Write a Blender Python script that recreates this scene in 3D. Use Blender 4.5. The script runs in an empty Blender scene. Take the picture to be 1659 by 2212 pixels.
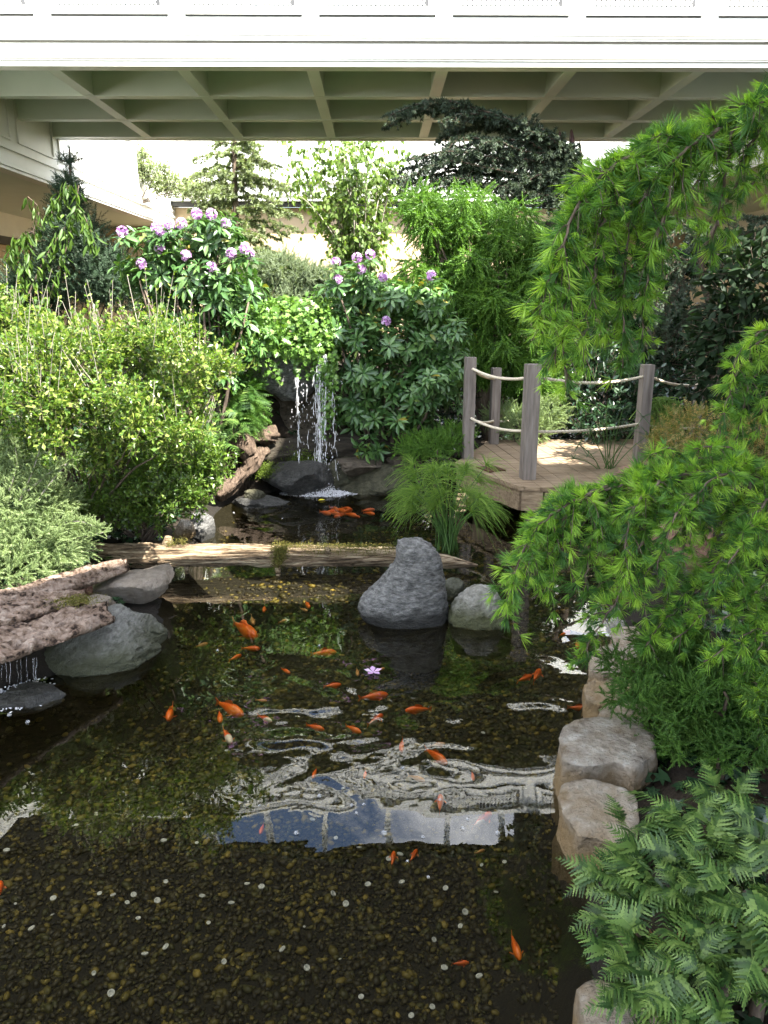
import bpy, math, random
import numpy as np
from mathutils import Vector, Matrix, noise as mnoise

S = bpy.context.scene
COL = S.collection
R = math.radians

# ------------------------------------------------------------------ camera
F, CX, CY = 1662.0, 829.5, 1106.0          # focal length and centre in 1659x2212 picture units
PITCH, YAW, CAMZ = R(15.3), R(0.48), 2.0
FWD = np.array([math.sin(YAW)*math.cos(PITCH), math.cos(YAW)*math.cos(PITCH), -math.sin(PITCH)])
RGT = np.array([math.cos(YAW), -math.sin(YAW), 0.0])
UPV = np.cross(RGT, FWD)
CAM = np.array([0.0, 0.0, CAMZ])
cd = bpy.data.cameras.new('camera')
cam = bpy.data.objects.new('camera', cd)
COL.objects.link(cam)
cam.location = CAM
cam.rotation_euler = (math.pi/2 - PITCH, 0, -YAW)
cd.sensor_fit = 'VERTICAL'
cd.sensor_height = 36.0
cd.lens = 36.0*F/2212.0
cd.clip_start, cd.clip_end = 0.05, 1500
S.camera = cam

# ------------------------------------------------------------------ world, sun, exposure
SUN = np.array([0.45, -0.40, 0.80]); SUN /= np.linalg.norm(SUN)
W = bpy.data.worlds.new("World"); S.world = W; W.use_nodes = True
wn = W.node_tree; wn.nodes.clear()
def N(nt, typ, **kw):
    n = nt.nodes.new(typ)
    for k, v in kw.items():
        if hasattr(n, k): setattr(n, k, v)
    return n
sky = N(wn, 'ShaderNodeTexSky', sky_type='NISHITA', sun_disc=False)
sky.sun_elevation = math.asin(SUN[2]); sky.sun_rotation = math.atan2(SUN[0], SUN[1])
tc = N(wn, 'ShaderNodeTexCoord')
mp = N(wn, 'ShaderNodeMapping'); mp.inputs['Scale'].default_value = (1, 1, 1.8); mp.inputs['Location'].default_value = (1.3, .7, 2.0)
nz = N(wn, 'ShaderNodeTexNoise'); nz.inputs['Scale'].default_value = 3.2; nz.inputs['Detail'].default_value = 9; nz.inputs['Roughness'].default_value = .6
rp = N(wn, 'ShaderNodeValToRGB'); rp.color_ramp.elements[0].position = .45; rp.color_ramp.elements[1].position = .62
rp.color_ramp.elements[1].color = (.85, .85, .85, 1)
mx = N(wn, 'ShaderNodeMix', data_type='RGBA')
mx.inputs['B'].default_value = (14.0, 13.9, 13.7, 1)
bg = N(wn, 'ShaderNodeBackground'); bg.inputs['Strength'].default_value = 0.14
wo = N(wn, 'ShaderNodeOutputWorld')
L = wn.links.new
L(tc.outputs['Generated'], mp.inputs['Vector']); L(mp.outputs[0], nz.inputs['Vector']); L(nz.outputs['Fac'], rp.inputs[0])
L(rp.outputs[0], mx.inputs['Factor']); L(sky.outputs[0], mx.inputs['A']); L(mx.outputs['Result'], bg.inputs[0]); L(bg.outputs[0], wo.inputs[0])
sd = bpy.data.lights.new('sun', 'SUN'); sd.energy = 5.0; sd.angle = R(0.5); sd.color = (1, .95, .86)
sun = bpy.data.objects.new('sun', sd); COL.objects.link(sun)
sun.rotation_euler = Vector(-SUN).to_track_quat('-Z', 'Y').to_euler(); sun.location = (20, -18, 35)
S.view_settings.view_transform = 'Standard'; S.view_settings.look = 'None'
S.view_settings.exposure = 2.6; S.view_settings.gamma = 1.0; S.view_settings.use_curve_mapping = False
S.cycles.max_bounces = 8; S.cycles.diffuse_bounces = 4; S.cycles.glossy_bounces = 3
S.cycles.transmission_bounces = 6; S.cycles.transparent_max_bounces = 16
S.cycles.sample_clamp_indirect = 6; S.cycles.caustics_reflective = False; S.cycles.caustics_refractive = False
S.cycles.use_denoising = True

# ------------------------------------------------------------------ picture -> world helpers
def ray(px, py):
    d = FWD + (px-CX)/F*RGT + (CY-py)/F*UPV
    return d
def at(px, py, d):
    r = ray(px, py); return CAM + r*(d/r[1])
def onz(px, py, z=0.0):
    r = ray(px, py); return CAM + r*((z-CAMZ)/r[2])
def pxm(px, py, d):
    """metres per picture unit at that place"""
    p = at(px, py, d); return float(np.dot(p-CAM, FWD))/F
def unit(v):
    v = np.asarray(v, float); n = np.linalg.norm(v, axis=-1, keepdims=True); return v/np.maximum(n, 1e-9)

# ------------------------------------------------------------------ mesh accumulator
ORG = {}
class MB:
    def __init__(s): s.V = []; s.P = []; s.n = 0
    def add(s, V, *Fs):
        V = np.asarray(V, float).reshape(-1, 3)
        for f in Fs:
            f = np.asarray(f, np.int64)
            if f.size: s.P.append(f + s.n)
        s.V.append(V); s.n += len(V); return s
    def box(s, c, size, rot=0.0, M=None):
        x, y, z = [k/2 for k in size]
        V = np.array([[-x,-y,-z],[x,-y,-z],[x,y,-z],[-x,y,-z],[-x,-y,z],[x,-y,z],[x,y,z],[-x,y,z]])
        if M is not None: V = V @ np.asarray(M).T
        if rot:
            ca, sa = math.cos(rot), math.sin(rot); V = V @ np.array([[ca,sa,0],[-sa,ca,0],[0,0,1]])
        return s.add(V+np.asarray(c), [[0,3,2,1],[4,5,6,7],[0,1,5,4],[1,2,6,5],[2,3,7,6],[3,0,4,7]])
    def b2(s, x0, x1, y0, y1, z0, z1):
        return s.box(((x0+x1)/2, (y0+y1)/2, (z0+z1)/2), (abs(x1-x0), abs(y1-y0), abs(z1-z0)))
    def tube(s, pts, rad, sides=8, cap=True, wob=0.0, seed=0, flat=None):
        pts = np.asarray(pts, float); n = len(pts)
        rad = np.broadcast_to(np.asarray(rad, float), (n,)) if np.ndim(rad) < 1 else np.asarray(rad, float)
        T = np.gradient(pts, axis=0); T = unit(T)
        ref = np.array([0,0,1.0]) if abs(T[0][2]) < .9 else np.array([1.0,0,0])
        A = unit(np.cross(T[0], ref)); V = []
        for i in range(n):
            A = unit(A - np.dot(A, T[i])*T[i]); B = np.cross(T[i], A)
            for k in range(sides):
                th = 2*math.pi*k/sides; r = rad[i]
                if wob: r *= 1 + wob*mnoise.noise(Vector((math.cos(th)*2+seed, math.sin(th)*2, i*.35+seed)))
                V.append(pts[i] + r*(math.cos(th)*A + math.sin(th)*B*(flat or 1)))
        Q = [[i*sides+k, i*sides+(k+1)%sides, (i+1)*sides+(k+1)%sides, (i+1)*sides+k] for i in range(n-1) for k in range(sides)]
        s.add(V, Q)
        if cap:
            b = s.n - n*sides
            s.P.append(np.array([[b+k for k in range(sides)][::-1]])); s.P.append(np.array([[b+(n-1)*sides+k for k in range(sides)]]))
        return s
    def prism(s, poly, z0, z1):
        n = len(poly); V = [(p[0],p[1],z0) for p in poly]+[(p[0],p[1],z1) for p in poly]
        s.add(V, [list(range(n))[::-1]], [list(range(n, 2*n))], [[k,(k+1)%n,n+(k+1)%n,n+k] for k in range(n)]); return s
    def scatter(s, tm, P, D, Nn, sc, wsc=None):
        """copies of a small template (verts, faces): +Y along D, +Z toward Nn"""
        tv, tf = tm; P = np.asarray(P, float); k = len(P)
        if k == 0: return s
        y = unit(D); z = Nn - np.sum(Nn*y, 1, keepdims=True)*y; z = unit(z); x = np.cross(y, z)
        sc = np.broadcast_to(np.asarray(sc, float), (k,)); ws = sc if wsc is None else np.broadcast_to(np.asarray(wsc, float), (k,))
        V = P[:,None,:] + (tv[None,:,0:1]*ws[:,None,None])*x[:,None,:] + (tv[None,:,1:2]*sc[:,None,None])*y[:,None,:] + (tv[None,:,2:3]*ws[:,None,None])*z[:,None,:]
        m = len(tv); off = (np.arange(k)*m)[:,None,None]
        fs = [ (np.asarray(f)[None]+off).reshape(-1, np.asarray(f).shape[1]) for f in tf ]
        return s.add(V.reshape(-1,3), *fs)
    def build(s, name, mat, parent=None, org=None, smooth=True, pick=None):
        V = np.concatenate(s.V); 
        if parent is not None: o0 = ORG[parent.name]
        else: o0 = np.array(org, float) if org is not None else np.array([V[:,0].mean(), V[:,1].mean(), V[:,2].min()])
        me = bpy.data.meshes.new(name)
        V = (V - o0).astype(np.float32)
        me.vertices.add(len(V)); me.vertices.foreach_set('co', V.ravel())
        loops = np.concatenate([p.ravel() for p in s.P]).astype(np.int32)
        tot = np.concatenate([np.full(len(p), p.shape[1]) for p in s.P]).astype(np.int32)
        st = np.concatenate([[0], np.cumsum(tot)[:-1]]).astype(np.int32)
        me.loops.add(len(loops)); me.loops.foreach_set('vertex_index', loops)
        me.polygons.add(len(tot)); me.polygons.foreach_set('loop_start', st)
        try: me.polygons.foreach_set('loop_total', tot)
        except Exception: pass
        me.polygons.foreach_set('use_smooth', np.full(len(tot), smooth))
        me.update(calc_edges=True); me.validate()
        me.materials.append(mat)
        o = bpy.data.objects.new(name, me); COL.objects.link(o)
        if parent is not None: o.parent = parent
        else: o.location = o0
        ORG[o.name] = o0
        return o
def tag(o, label, cat, group=None, kind=None):
    if label: o['label'] = label
    if cat: o['category'] = cat
    if group: o['group'] = group
    if kind: o['kind'] = kind
    return o
def thing(name, label, cat, loc, group=None):
    o = bpy.data.objects.new(name, None); COL.objects.link(o)
    o.location = loc; o.empty_display_size = .1; ORG[o.name] = np.array(loc, float)
    return tag(o, label, cat, group)
def move_copy(root, loc, rz, label, group=None, scale=None):
    """copy a thing with its parts and sub-parts"""
    r = root.copy(); COL.objects.link(r); r.location = loc; r.rotation_euler = (0, 0, rz)
    if scale is not None: r.scale = scale
    r['label'] = label
    if group: r['group'] = group
    for ch in list(root.children):
        c = ch.copy(); COL.objects.link(c); c.parent = r
        for g in ch.children:
            d = g.copy(); COL.objects.link(d); d.parent = c
    return r

# ------------------------------------------------------------------ materials
def newmat(name):
    m = bpy.data.materials.new(name); m.use_nodes = True
    nt = m.node_tree; nt.nodes.clear(); out = N(nt, 'ShaderNodeOutputMaterial')
    return m, nt, out
def ramp(nt, cols, pos=None):
    r = N(nt, 'ShaderNodeValToRGB'); e = r.color_ramp.elements
    pos = pos or [i/(len(cols)-1) for i in range(len(cols))]
    e[0].position = pos[0]; e[0].color = (*cols[0], 1); e[1].position = pos[-1]; e[1].color = (*cols[-1], 1)
    for c, p in list(zip(cols, pos))[1:-1]:
        k = e.new(p); k.color = (*c, 1)
    return r
def surf(name, cols, scale=5.0, detail=6, rough=.8, bump=.3, bscale=None, bdist=.02, stretch=(1,1,1), spec=.3, pos=None, coord='Object', moss=None, mossh=None):
    """noise-coloured rough surface: stone, wood, paint, soil"""
    m, nt, out = newmat(name); l = nt.links.new
    b = N(nt, 'ShaderNodeBsdfPrincipled'); b.inputs['Roughness'].default_value = rough; b.inputs['Specular IOR Level'].default_value = spec
    t = N(nt, 'ShaderNodeTexCoord'); mpp = N(nt, 'ShaderNodeMapping'); mpp.inputs['Scale'].default_value = stretch
    l(t.outputs[coord], mpp.inputs['Vector'])
    n1 = N(nt, 'ShaderNodeTexNoise'); n1.inputs['Scale'].default_value = scale; n1.inputs['Detail'].default_value = detail; n1.inputs['Roughness'].default_value = .62
    l(mpp.outputs[0], n1.inputs['Vector'])
    r = ramp(nt, cols, pos or [ .3 + .42*i/(len(cols)-1) for i in range(len(cols))]); l(n1.outputs['Fac'], r.inputs[0])
    colout = r.outputs[0]
    if moss is not None:
        g = N(nt, 'ShaderNodeNewGeometry'); sx = N(nt, 'ShaderNodeSeparateXYZ'); l(g.outputs['Position'], sx.inputs[0])
        n3 = N(nt, 'ShaderNodeTexNoise'); n3.inputs['Scale'].default_value = 9; n3.inputs['Detail'].default_value = 5; l(g.outputs['Position'], n3.inputs['Vector'])
        ma = N(nt, 'ShaderNodeMath', operation='MULTIPLY_ADD'); l(n3.outputs['Fac'], ma.inputs[0]); ma.inputs[1].default_value = -.14; l(sx.outputs['Z'], ma.inputs[2])
        mr = N(nt, 'ShaderNodeMapRange'); l(ma.outputs[0], mr.inputs['Value'])
        mr.inputs['From Min'].default_value = mossh[0]; mr.inputs['From Max'].default_value = mossh[1]; mr.inputs['To Min'].default_value = mossh[2]; mr.inputs['To Max'].default_value = 0
        mm = N(nt, 'ShaderNodeMix', data_type='RGBA'); l(mr.outputs[0], mm.inputs['Factor']); l(colout, mm.inputs['A']); mm.inputs['B'].default_value = (*moss, 1)
        colout = mm.outputs['Result']
    l(colout, b.inputs['Base Color'])
    if bump:
        n2 = N(nt, 'ShaderNodeTexNoise'); n2.inputs['Scale'].default_value = bscale or scale*4; n2.inputs['Detail'].default_value = 8; n2.inputs['Roughness'].default_value = .65
        l(mpp.outputs[0], n2.inputs['Vector'])
        bp = N(nt, 'ShaderNodeBump'); bp.inputs['Strength'].default_value = bump; bp.inputs['Distance'].default_value = bdist
        l(n2.outputs['Fac'], bp.inputs['Height']); l(bp.outputs[0], b.inputs['Normal'])
    l(b.outputs[0], out.inputs[0]); return m
def leafmat(name, cols, rough=.45, transl=.3, spec=.4, pos=None, tcol=None, clump=0.0):
    """each leaf (mesh island) takes its own tint; light passes through"""
    m, nt, out = newmat(name); l = nt.links.new
    g = N(nt, 'ShaderNodeNewGeometry'); r = ramp(nt, cols, pos); src = g.outputs['Random Per Island']
    if clump:
        n1 = N(nt, 'ShaderNodeTexNoise'); n1.inputs['Scale'].default_value = 4.0; n1.inputs['Detail'].default_value = 2
        l(g.outputs['Position'], n1.inputs['Vector'])
        a = N(nt, 'ShaderNodeMapRange'); l(n1.outputs['Fac'], a.inputs['Value']); a.inputs['From Min'].default_value = .3; a.inputs['From Max'].default_value = .7
        mxx = N(nt, 'ShaderNodeMix', data_type='FLOAT'); mxx.inputs['Factor'].default_value = clump; l(src, mxx.inputs['A']); l(a.outputs[0], mxx.inputs['B']); src = mxx.outputs['Result']
    l(src, r.inputs[0])
    b = N(nt, 'ShaderNodeBsdfPrincipled'); b.inputs['Roughness'].default_value = rough; b.inputs['Specular IOR Level'].default_value = spec
    l(r.outputs[0], b.inputs['Base Color'])
    if transl:
        t = N(nt, 'ShaderNodeBsdfTranslucent'); hs = N(nt, 'ShaderNodeMix', data_type='RGBA', blend_type='MULTIPLY'); hs.inputs['Factor'].default_value = 1
        l(r.outputs[0], hs.inputs['A']); hs.inputs['B'].default_value = (*(tcol or (1.5, 1.6, .6)), 1); l(hs.outputs['Result'], t.inputs['Color'])
        ms = N(nt, 'ShaderNodeMixShader'); ms.inputs[0].default_value = transl; l(b.outputs[0], ms.inputs[1]); l(t.outputs[0], ms.inputs[2]); l(ms.outputs[0], out.inputs[0])
    else: l(b.outputs[0], out.inputs[0])
    return m
def islandmat(name, cols, rough=.6, spec=.3, pos=None):
    return leafmat(name, cols, rough, 0, spec, pos)
def watery(name, white=.5, alpha=.6, rough=.08):
    """falling or foaming water: partly clear, partly white and glossy"""
    m, nt, out = newmat(name); l = nt.links.new
    tr = N(nt, 'ShaderNodeBsdfTransparent'); b = N(nt, 'ShaderNodeBsdfPrincipled')
    b.inputs['Base Color'].default_value = (white, white, white*1.02, 1); b.inputs['Roughness'].default_value = rough; b.inputs['IOR'].default_value = 1.33
    ms = N(nt, 'ShaderNodeMixShader'); ms.inputs[0].default_value = alpha; l(tr.outputs[0], ms.inputs[1]); l(b.outputs[0], ms.inputs[2]); l(ms.outputs[0], out.inputs[0]); return m

M = {}
M['paint'] = surf('cream_paint', [(.66,.72,.62),(.72,.78,.68)], 1.5, 3, .5, .05, 40, .002)
M['trim'] = surf('white_trim_paint', [(.74,.74,.69),(.80,.80,.75)], 2, 3, .45, .03, 40, .002)
M['beige'] = surf('beige_plaster', [(.50,.38,.23),(.58,.45,.29)], .8, 4, .8, .1, 60, .003)
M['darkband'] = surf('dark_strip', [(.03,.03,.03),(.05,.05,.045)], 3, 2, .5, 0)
M['shade_line'] = surf('painted_shade_beige', [(.085,.08,.06),(.13,.12,.095)], 3, 4, .8, 0)  # beige tone for strips that stand in for moulding shade
M['shade_line_dark'] = surf('panel_shade_strip', [(.035,.034,.03),(.05,.048,.042)], 3, 4, .8, 0)  # darker tone for the painted shade under the panel frames
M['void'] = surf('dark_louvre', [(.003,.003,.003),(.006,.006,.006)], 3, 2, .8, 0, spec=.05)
M['grille'] = surf('grille_dark', [(.05,.05,.05),(.08,.08,.08)], 3, 2, .6, 0)
M['soil'] = surf('damp_soil', [(.010,.007,.005),(.024,.017,.010),(.045,.032,.02)], 3, 8, .95, .6, 25, .03, moss=(.006,.005,.003), mossh=(-.08,.06,1.0))
M['bark'] = surf('brown_bark', [(.03,.022,.016),(.10,.075,.055),(.17,.13,.10)], 18, 6, .9, .6, 40, .01, (1,1,.35))
M['palebark'] = surf('pale_twig_bark', [(.16,.14,.11),(.34,.31,.26)], 25, 4, .8, .2, 50, .004)
M['darktwig'] = surf('dark_twig', [(.035,.025,.018),(.09,.065,.045)], 25, 4, .85, .2, 50, .004)
M['greenstem'] = surf('green_stem', [(.04,.09,.02),(.07,.14,.03)], 12, 3, .5, 0)
M['stone_grey'] = surf('grey_stone', [(.055,.055,.053),(.18,.178,.17),(.34,.335,.32)], 26, 11, .85, 1.0, 57, .05, (1,1,2.2), moss=(.015,.015,.012), mossh=(-.02,.05,.9))
M['stone_white'] = surf('pale_lichen_stone', [(.13,.125,.10),(.28,.27,.235),(.42,.41,.36)], 20, 11, .85, 1.0, 44, .05, moss=(.05,.055,.015), mossh=(-.01,.11,.9))
M['stone_left'] = surf('green_grey_stone', [(.085,.084,.075),(.19,.187,.172),(.31,.305,.285)], 18, 11, .8, 1.0, 39, .05, (2.2,.7,2.2), moss=(.04,.045,.015), mossh=(-.01,.14,.85))
M['stone_tan'] = surf('tan_sandstone', [(.13,.105,.08),(.29,.255,.215),(.39,.36,.315),(.52,.49,.45)], 16, 11, .85, 1.0, 35, .05, moss=(.26,.17,.07), mossh=(.02,.16,.85))
M['stone_cream'] = surf('cream_sandstone', [(.17,.14,.11),(.26,.22,.18),(.34,.30,.26)], 14, 11, .85, 1.0, 30, .05)
M['stone_red'] = surf('reddish_stone', [(.22,.12,.09),(.34,.2,.15)], 18, 11, .85, 1.0, 39, .05)
M['stone_dark'] = surf('wet_dark_stone', [(.012,.012,.011),(.035,.034,.03),(.08,.078,.07)], 14, 11, .38, 1.0, 30, .05, spec=.5)
M['stone_olive'] = surf('algae_stone', [(.02,.02,.01),(.055,.052,.03),(.09,.085,.05)], 12, 11, .6, 1.0, 26, .05)
M['stone_brown'] = surf('brown_cliff_stone', [(.03,.024,.016),(.075,.06,.042),(.12,.10,.075)], 12, 11, .7, 1.0, 26, .05)
M['logwood'] = surf('bare_log_wood', [(.055,.036,.02),(.29,.205,.125),(.52,.42,.28)], 5, 11, .9, 1.0, 8, .06, (.6,11,11), pos=[.38,.5,.62])
M['barkslab'] = surf('rough_bark', [(.03,.018,.012),(.20,.135,.095),(.33,.245,.19),(.46,.37,.30)], 4.5, 11, .9, 1.0, 9, .06, (1.3,4.5,4.5), pos=[.38,.45,.55,.68])
M['drift'] = surf('driftwood', [(.035,.024,.016),(.09,.062,.042),(.17,.125,.09)], 7, 8, .8, .9, 12, .03, (5,5,1.2))
M['oldlog'] = surf('old_dark_log', [(.012,.01,.007),(.03,.024,.016),(.05,.045,.03)], 4, 8, .8, .9, 9, .03, (1,6,6))
M['moss'] = leafmat('moss', [(.05,.05,.008),(.10,.10,.015),(.16,.13,.03)], .9, .15)
M['mossgreen'] = leafmat('green_moss', [(.05,.08,.006),(.10,.15,.01)], .9, .15)
M['plank'] = surf('weathered_plank', [(.12,.08,.048),(.235,.17,.105),(.33,.25,.165)], 4, 10, .8, .4, 7, .006, (1,1,1))
M['post'] = surf('grey_weathered_post', [(.10,.082,.07),(.17,.145,.125),(.24,.21,.185)], 4, 8, .85, .6, 12, .006, (7,7,.6))
M['rope'] = surf('cream_rope', [(.42,.36,.26),(.6,.53,.41)], 60, 4, .9, .6, 90, .004)
M['rust'] = surf('rusty_grate', [(.06,.03,.018),(.12,.06,.035)], 30, 4, .7, .2)
# ------------------------------------------------------------------ pond outline and ground
PONDPX = [(-900,1640),(-350,1560),(-60,1500),(100,1455),(340,1385),(335,1290),(365,1235),(430,1165),(455,1110),(490,1085),(600,1058),(760,1048),
          (880,1042),(1000,1036),(1130,1066),(1330,1095),(1440,1200),(1375,1330),(1335,1400),(1300,1490),(1265,1600),(1260,1750),(1290,1850),(1300,2300),(1300,2900),(-900,2900)]
POND = np.array([onz(x, y, 0.0)[:2] for x, y in PONDPX])
def pond_dist(X, Y):
    """signed distance to the shoreline, positive inside"""
    P = np.stack([X, Y], -1); n = len(POND); best = np.full(X.shape, 1e9); ins = np.zeros(X.shape, bool)
    for i in range(n):
        a, b = POND[i], POND[(i+1) % n]; ab = b-a
        t = np.clip(((P-a)@ab)/(ab@ab), 0, 1); d = np.linalg.norm(P-(a+t[...,None]*ab), axis=-1); best = np.minimum(best, d)
        c = ((a[1] > Y) != (b[1] > Y)) & (X < (b[0]-a[0])*(Y-a[1])/(b[1]-a[1]+1e-12)+a[0]); ins ^= c
    return np.where(ins, best, -best)
def sstep(x): x = np.clip(x, 0, 1); return x*x*(3-2*x)
BED = -0.42
def ground_z(X, Y):
    X = np.asarray(X, float); Y = np.asarray(Y, float); d = pond_dist(X, Y)
    o = np.maximum(-d, 0)
    z = np.where(d > 0, .03 + (BED-.03)*sstep(d/.3), .03 + .24*sstep(o/.9))
    far = sstep(o/.7)
    z = z + far*(1.15*np.exp(-(((X+1.0)/1.0)**2+((Y-9.6)/1.0)**2)) + .25*sstep((Y-9)/3) + .25*sstep((-X-3)/1.5))
    z = z - .18*np.exp(-(((X-2.0)/1.4)**2+((Y-7.6)/1.2)**2))*far
    return z
xs = np.concatenate([[-260,-120,-60,-30,-16,-10], np.arange(-7.5, 7.51, .1), [10,16,30,60,120,260]])
ys = np.concatenate([[-260,-120,-60,-25,-10,-4,-1], np.arange(0, 14.01, .1), np.arange(14.5, 24, .6), [30,60,120,260]])
GX, GY = np.meshgrid(xs, ys); GZ = ground_z(GX, GY)
nx, ny = len(xs), len(ys)
I = np.arange(nx*ny).reshape(ny, nx)
mb = MB().add(np.stack([GX, GY, GZ], -1).reshape(-1,3), np.stack([I[:-1,:-1], I[:-1,1:], I[1:,1:], I[1:,:-1]], -1).reshape(-1,4))
tag(mb.build('ground', M['soil'], org=(0,0,0)), None, None, kind='structure')

# water sheet: clear brown water with a rippled, mirror-like surface
m, nt, out = newmat('pond_water'); l = nt.links.new
g = N(nt, 'ShaderNodeNewGeometry')
def blob_mask(c, r0, r1):
    vm = N(nt, 'ShaderNodeVectorMath', operation='DISTANCE'); l(g.outputs['Position'], vm.inputs[0]); vm.inputs[1].default_value = c
    mr = N(nt, 'ShaderNodeMapRange', interpolation_type='SMOOTHSTEP'); l(vm.outputs['Value'], mr.inputs['Value']); mr.inputs['From Min'].default_value = r0; mr.inputs['From Max'].default_value = r1
    mr.inputs['To Min'].default_value = 1; mr.inputs['To Max'].default_value = 0; return mr.outputs[0]
def math2(op, a, b):
    k = N(nt, 'ShaderNodeMath', operation=op)
    for i, v in enumerate((a, b)):
        if isinstance(v, (int, float)): k.inputs[i].default_value = v
        else: l(v, k.inputs[i])
    return k.outputs[0]
rip = tuple(onz(740, 1540)); fall = tuple(onz(690, 1075)); rr = tuple(onz(1150, 1470)); lc = tuple(onz(60,1500))
mask = math2('MAXIMUM', math2('MAXIMUM', blob_mask(rip, .2, .9), math2('MULTIPLY', blob_mask(fall, .2, 2.2), .8)), math2('MAXIMUM', math2('MULTIPLY', blob_mask(rr, .1, .6), .8), math2('MULTIPLY', blob_mask(lc, .1, .6), .8)))
mask = math2('ADD', math2('MULTIPLY', mask, .6), .035)
n1 = N(nt, 'ShaderNodeTexNoise'); n1.inputs['Scale'].default_value = 2.3; n1.inputs['Detail'].default_value = 0.5; n1.inputs['Distortion'].default_value = 1.3
n2 = N(nt, 'ShaderNodeTexNoise'); n2.inputs['Scale'].default_value = 9; n2.inputs['Detail'].default_value = 1.5; n2.inputs['Distortion'].default_value = .6
for n in (n1, n2): l(g.outputs['Position'], n.inputs['Vector'])
n4 = N(nt, 'ShaderNodeTexNoise'); n4.inputs['Scale'].default_value = 4.2; n4.inputs['Detail'].default_value = .4; n4.inputs['Distortion'].default_value = .5; l(g.outputs['Position'], n4.inputs['Vector'])
h = math2('ADD', math2('ADD', n1.outputs['Fac'], math2('MULTIPLY', n2.outputs['Fac'], .08)), math2('MULTIPLY', n4.outputs['Fac'], .25))
bp = N(nt, 'ShaderNodeBump'); bp.inputs['Distance'].default_value = .055; l(h, bp.inputs['Height']); l(mask, bp.inputs['Strength'])
fr = N(nt, 'ShaderNodeFresnel'); fr.inputs['IOR'].default_value = 1.45; l(bp.outputs[0], fr.inputs['Normal'])
tr = N(nt, 'ShaderNodeBsdfTransparent'); tr.inputs['Color'].default_value = (.86, .84, .72, 1)
gl = N(nt, 'ShaderNodeBsdfGlossy'); gl.inputs['Roughness'].default_value = 0.0; gl.inputs['Color'].default_value = (1,1,1,1); l(bp.outputs[0], gl.inputs['Normal'])
ms = N(nt, 'ShaderNodeMixShader'); md = N(nt, 'ShaderNodeBsdfDiffuse'); md.inputs['Color'].default_value = (.040,.032,.009,1); mk = N(nt, 'ShaderNodeMixShader'); mk.inputs[0].default_value = .07; l(tr.outputs[0], mk.inputs[1]); l(md.outputs[0], mk.inputs[2])
l(fr.outputs[0], ms.inputs[0]); l(mk.outputs[0], ms.inputs[1]); l(gl.outputs[0], ms.inputs[2]); l(ms.outputs[0], out.inputs[0])
M['water'] = m
wx0, wy0 = POND.min(0)-.1; wx1, wy1 = POND.max(0)+.3
mb = MB().add([(wx0,wy0,0),(wx1,wy0,0),(wx1,wy1,0),(wx0,wy1,0)], [[0,1,2,3]])
tag(mb.build('water', M['water'], org=(0,0,0)), None, None, kind='structure')

# pebble bed
def icos(sub):
    import bmesh
    bm = bmesh.new(); bmesh.ops.create_icosphere(bm, subdivisions=sub, radius=1.0)
    bm.verts.ensure_lookup_table()
    V = np.array([v.co[:] for v in bm.verts]); Fc = np.array([[v.index for v in f.verts] for f in bm.faces]); bm.free(); return V, Fc
IC1, IC2, IC4, IC5 = icos(1), icos(2), icos(4), icos(5)
rng = np.random.default_rng(11)
M['pebble'] = islandmat('wet_pebbles', [(.009,.007,.003),(.016,.013,.005),(.028,.022,.008),(.032,.033,.009),(.115,.085,.015),(.065,.056,.014),(.20,.145,.03)], .5, .25, [0,.35,.58,.74,.88,.95,1])
def pebbles(n, y0, y1, x0, x1, r0, r1):
    X = rng.uniform(x0, x1, n); Y = rng.uniform(y0, y1, n); d = pond_dist(X, Y); k = d > .12; X, Y = X[k], Y[k]
    # keep only what the picture can show, with a margin
    P = np.stack([X, Y, ground_z(X, Y)], 1); v = P-CAM; dep = v@FWD; u = (v@RGT)/dep*F
    k = (np.abs(u) < 1250); P = P[k]; n = len(P)
    r = rng.uniform(r0, r1, n)*rng.choice([.6,.8,1,1.3], n, p=[.3,.3,.3,.1]); P[:,2] += r*.22
    a = rng.uniform(0, 2*math.pi, n); D = np.stack([np.cos(a), np.sin(a), rng.normal(0,.15,n)], 1)
    Nn = np.stack([rng.normal(0,.25,n), rng.normal(0,.25,n), np.ones(n)], 1)
    return P, D, Nn, r
PB = MB()
for a in ((26000, .9, 3.2, -2.6, 1.4, .010, .020), (20000, 3.2, 5.2, -3.2, 1.8, .013, .023), (9000, 5.2, 8.6, -3.5, 3, .018, .030)):
    P, D, Nn, r = pebbles(*a)
    tv = IC1[0]*np.array([.75, 1.0, .55]); tv = tv*(1+.12*np.sin(IC1[0]*5).sum(1, keepdims=True)*.4)
    PB.scatter((tv, [IC1[1]]), P, D, Nn, r*1.15, r)
tag(PB.build('pebbles', M['pebble'], org=(0,0,BED)), 'brown and olive pebbles covering the pond floor', 'pebbles', kind='stuff')

# ------------------------------------------------------------------ roofed walkway over the garden
DF, DB, ZS, ZT = 10.3, 14.6, 4.71, 5.60           # front and back faces, soffit height, roof height
XL, XR = -5.54, 5.54
BX = [-3.93+1.575*k for k in range(-1, 7)]
t = thing('roofed_walkway', 'long white roofed walkway crossing above the garden with a grey coffered underside', 'walkway', (0, DF, ZS))
mb = MB().b2(XL-.0, XR, DF, DF+.14, ZS+.10, ZT); mb.build('fascia', M['trim'], t, smooth=False)
mb = MB(); mb.b2(XL, XR, DF-.03, DF+.16, ZS-.004, ZS+.05).b2(XL, XR, DF-.055, DF+.10, ZS+.053, ZS+.098); mb.build('lower_moulding', M['trim'], t, smooth=False)
zr = at(829, 78, DF)[2]
mb = MB(); mb.b2(XL, XR, DF-.045, DF-.002, zr-.028, zr+.018).b2(XL, XR, DF-.025, DF-.003, zr-.055, zr-.03); mb.build('upper_moulding', M['trim'], t, smooth=False)
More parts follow.
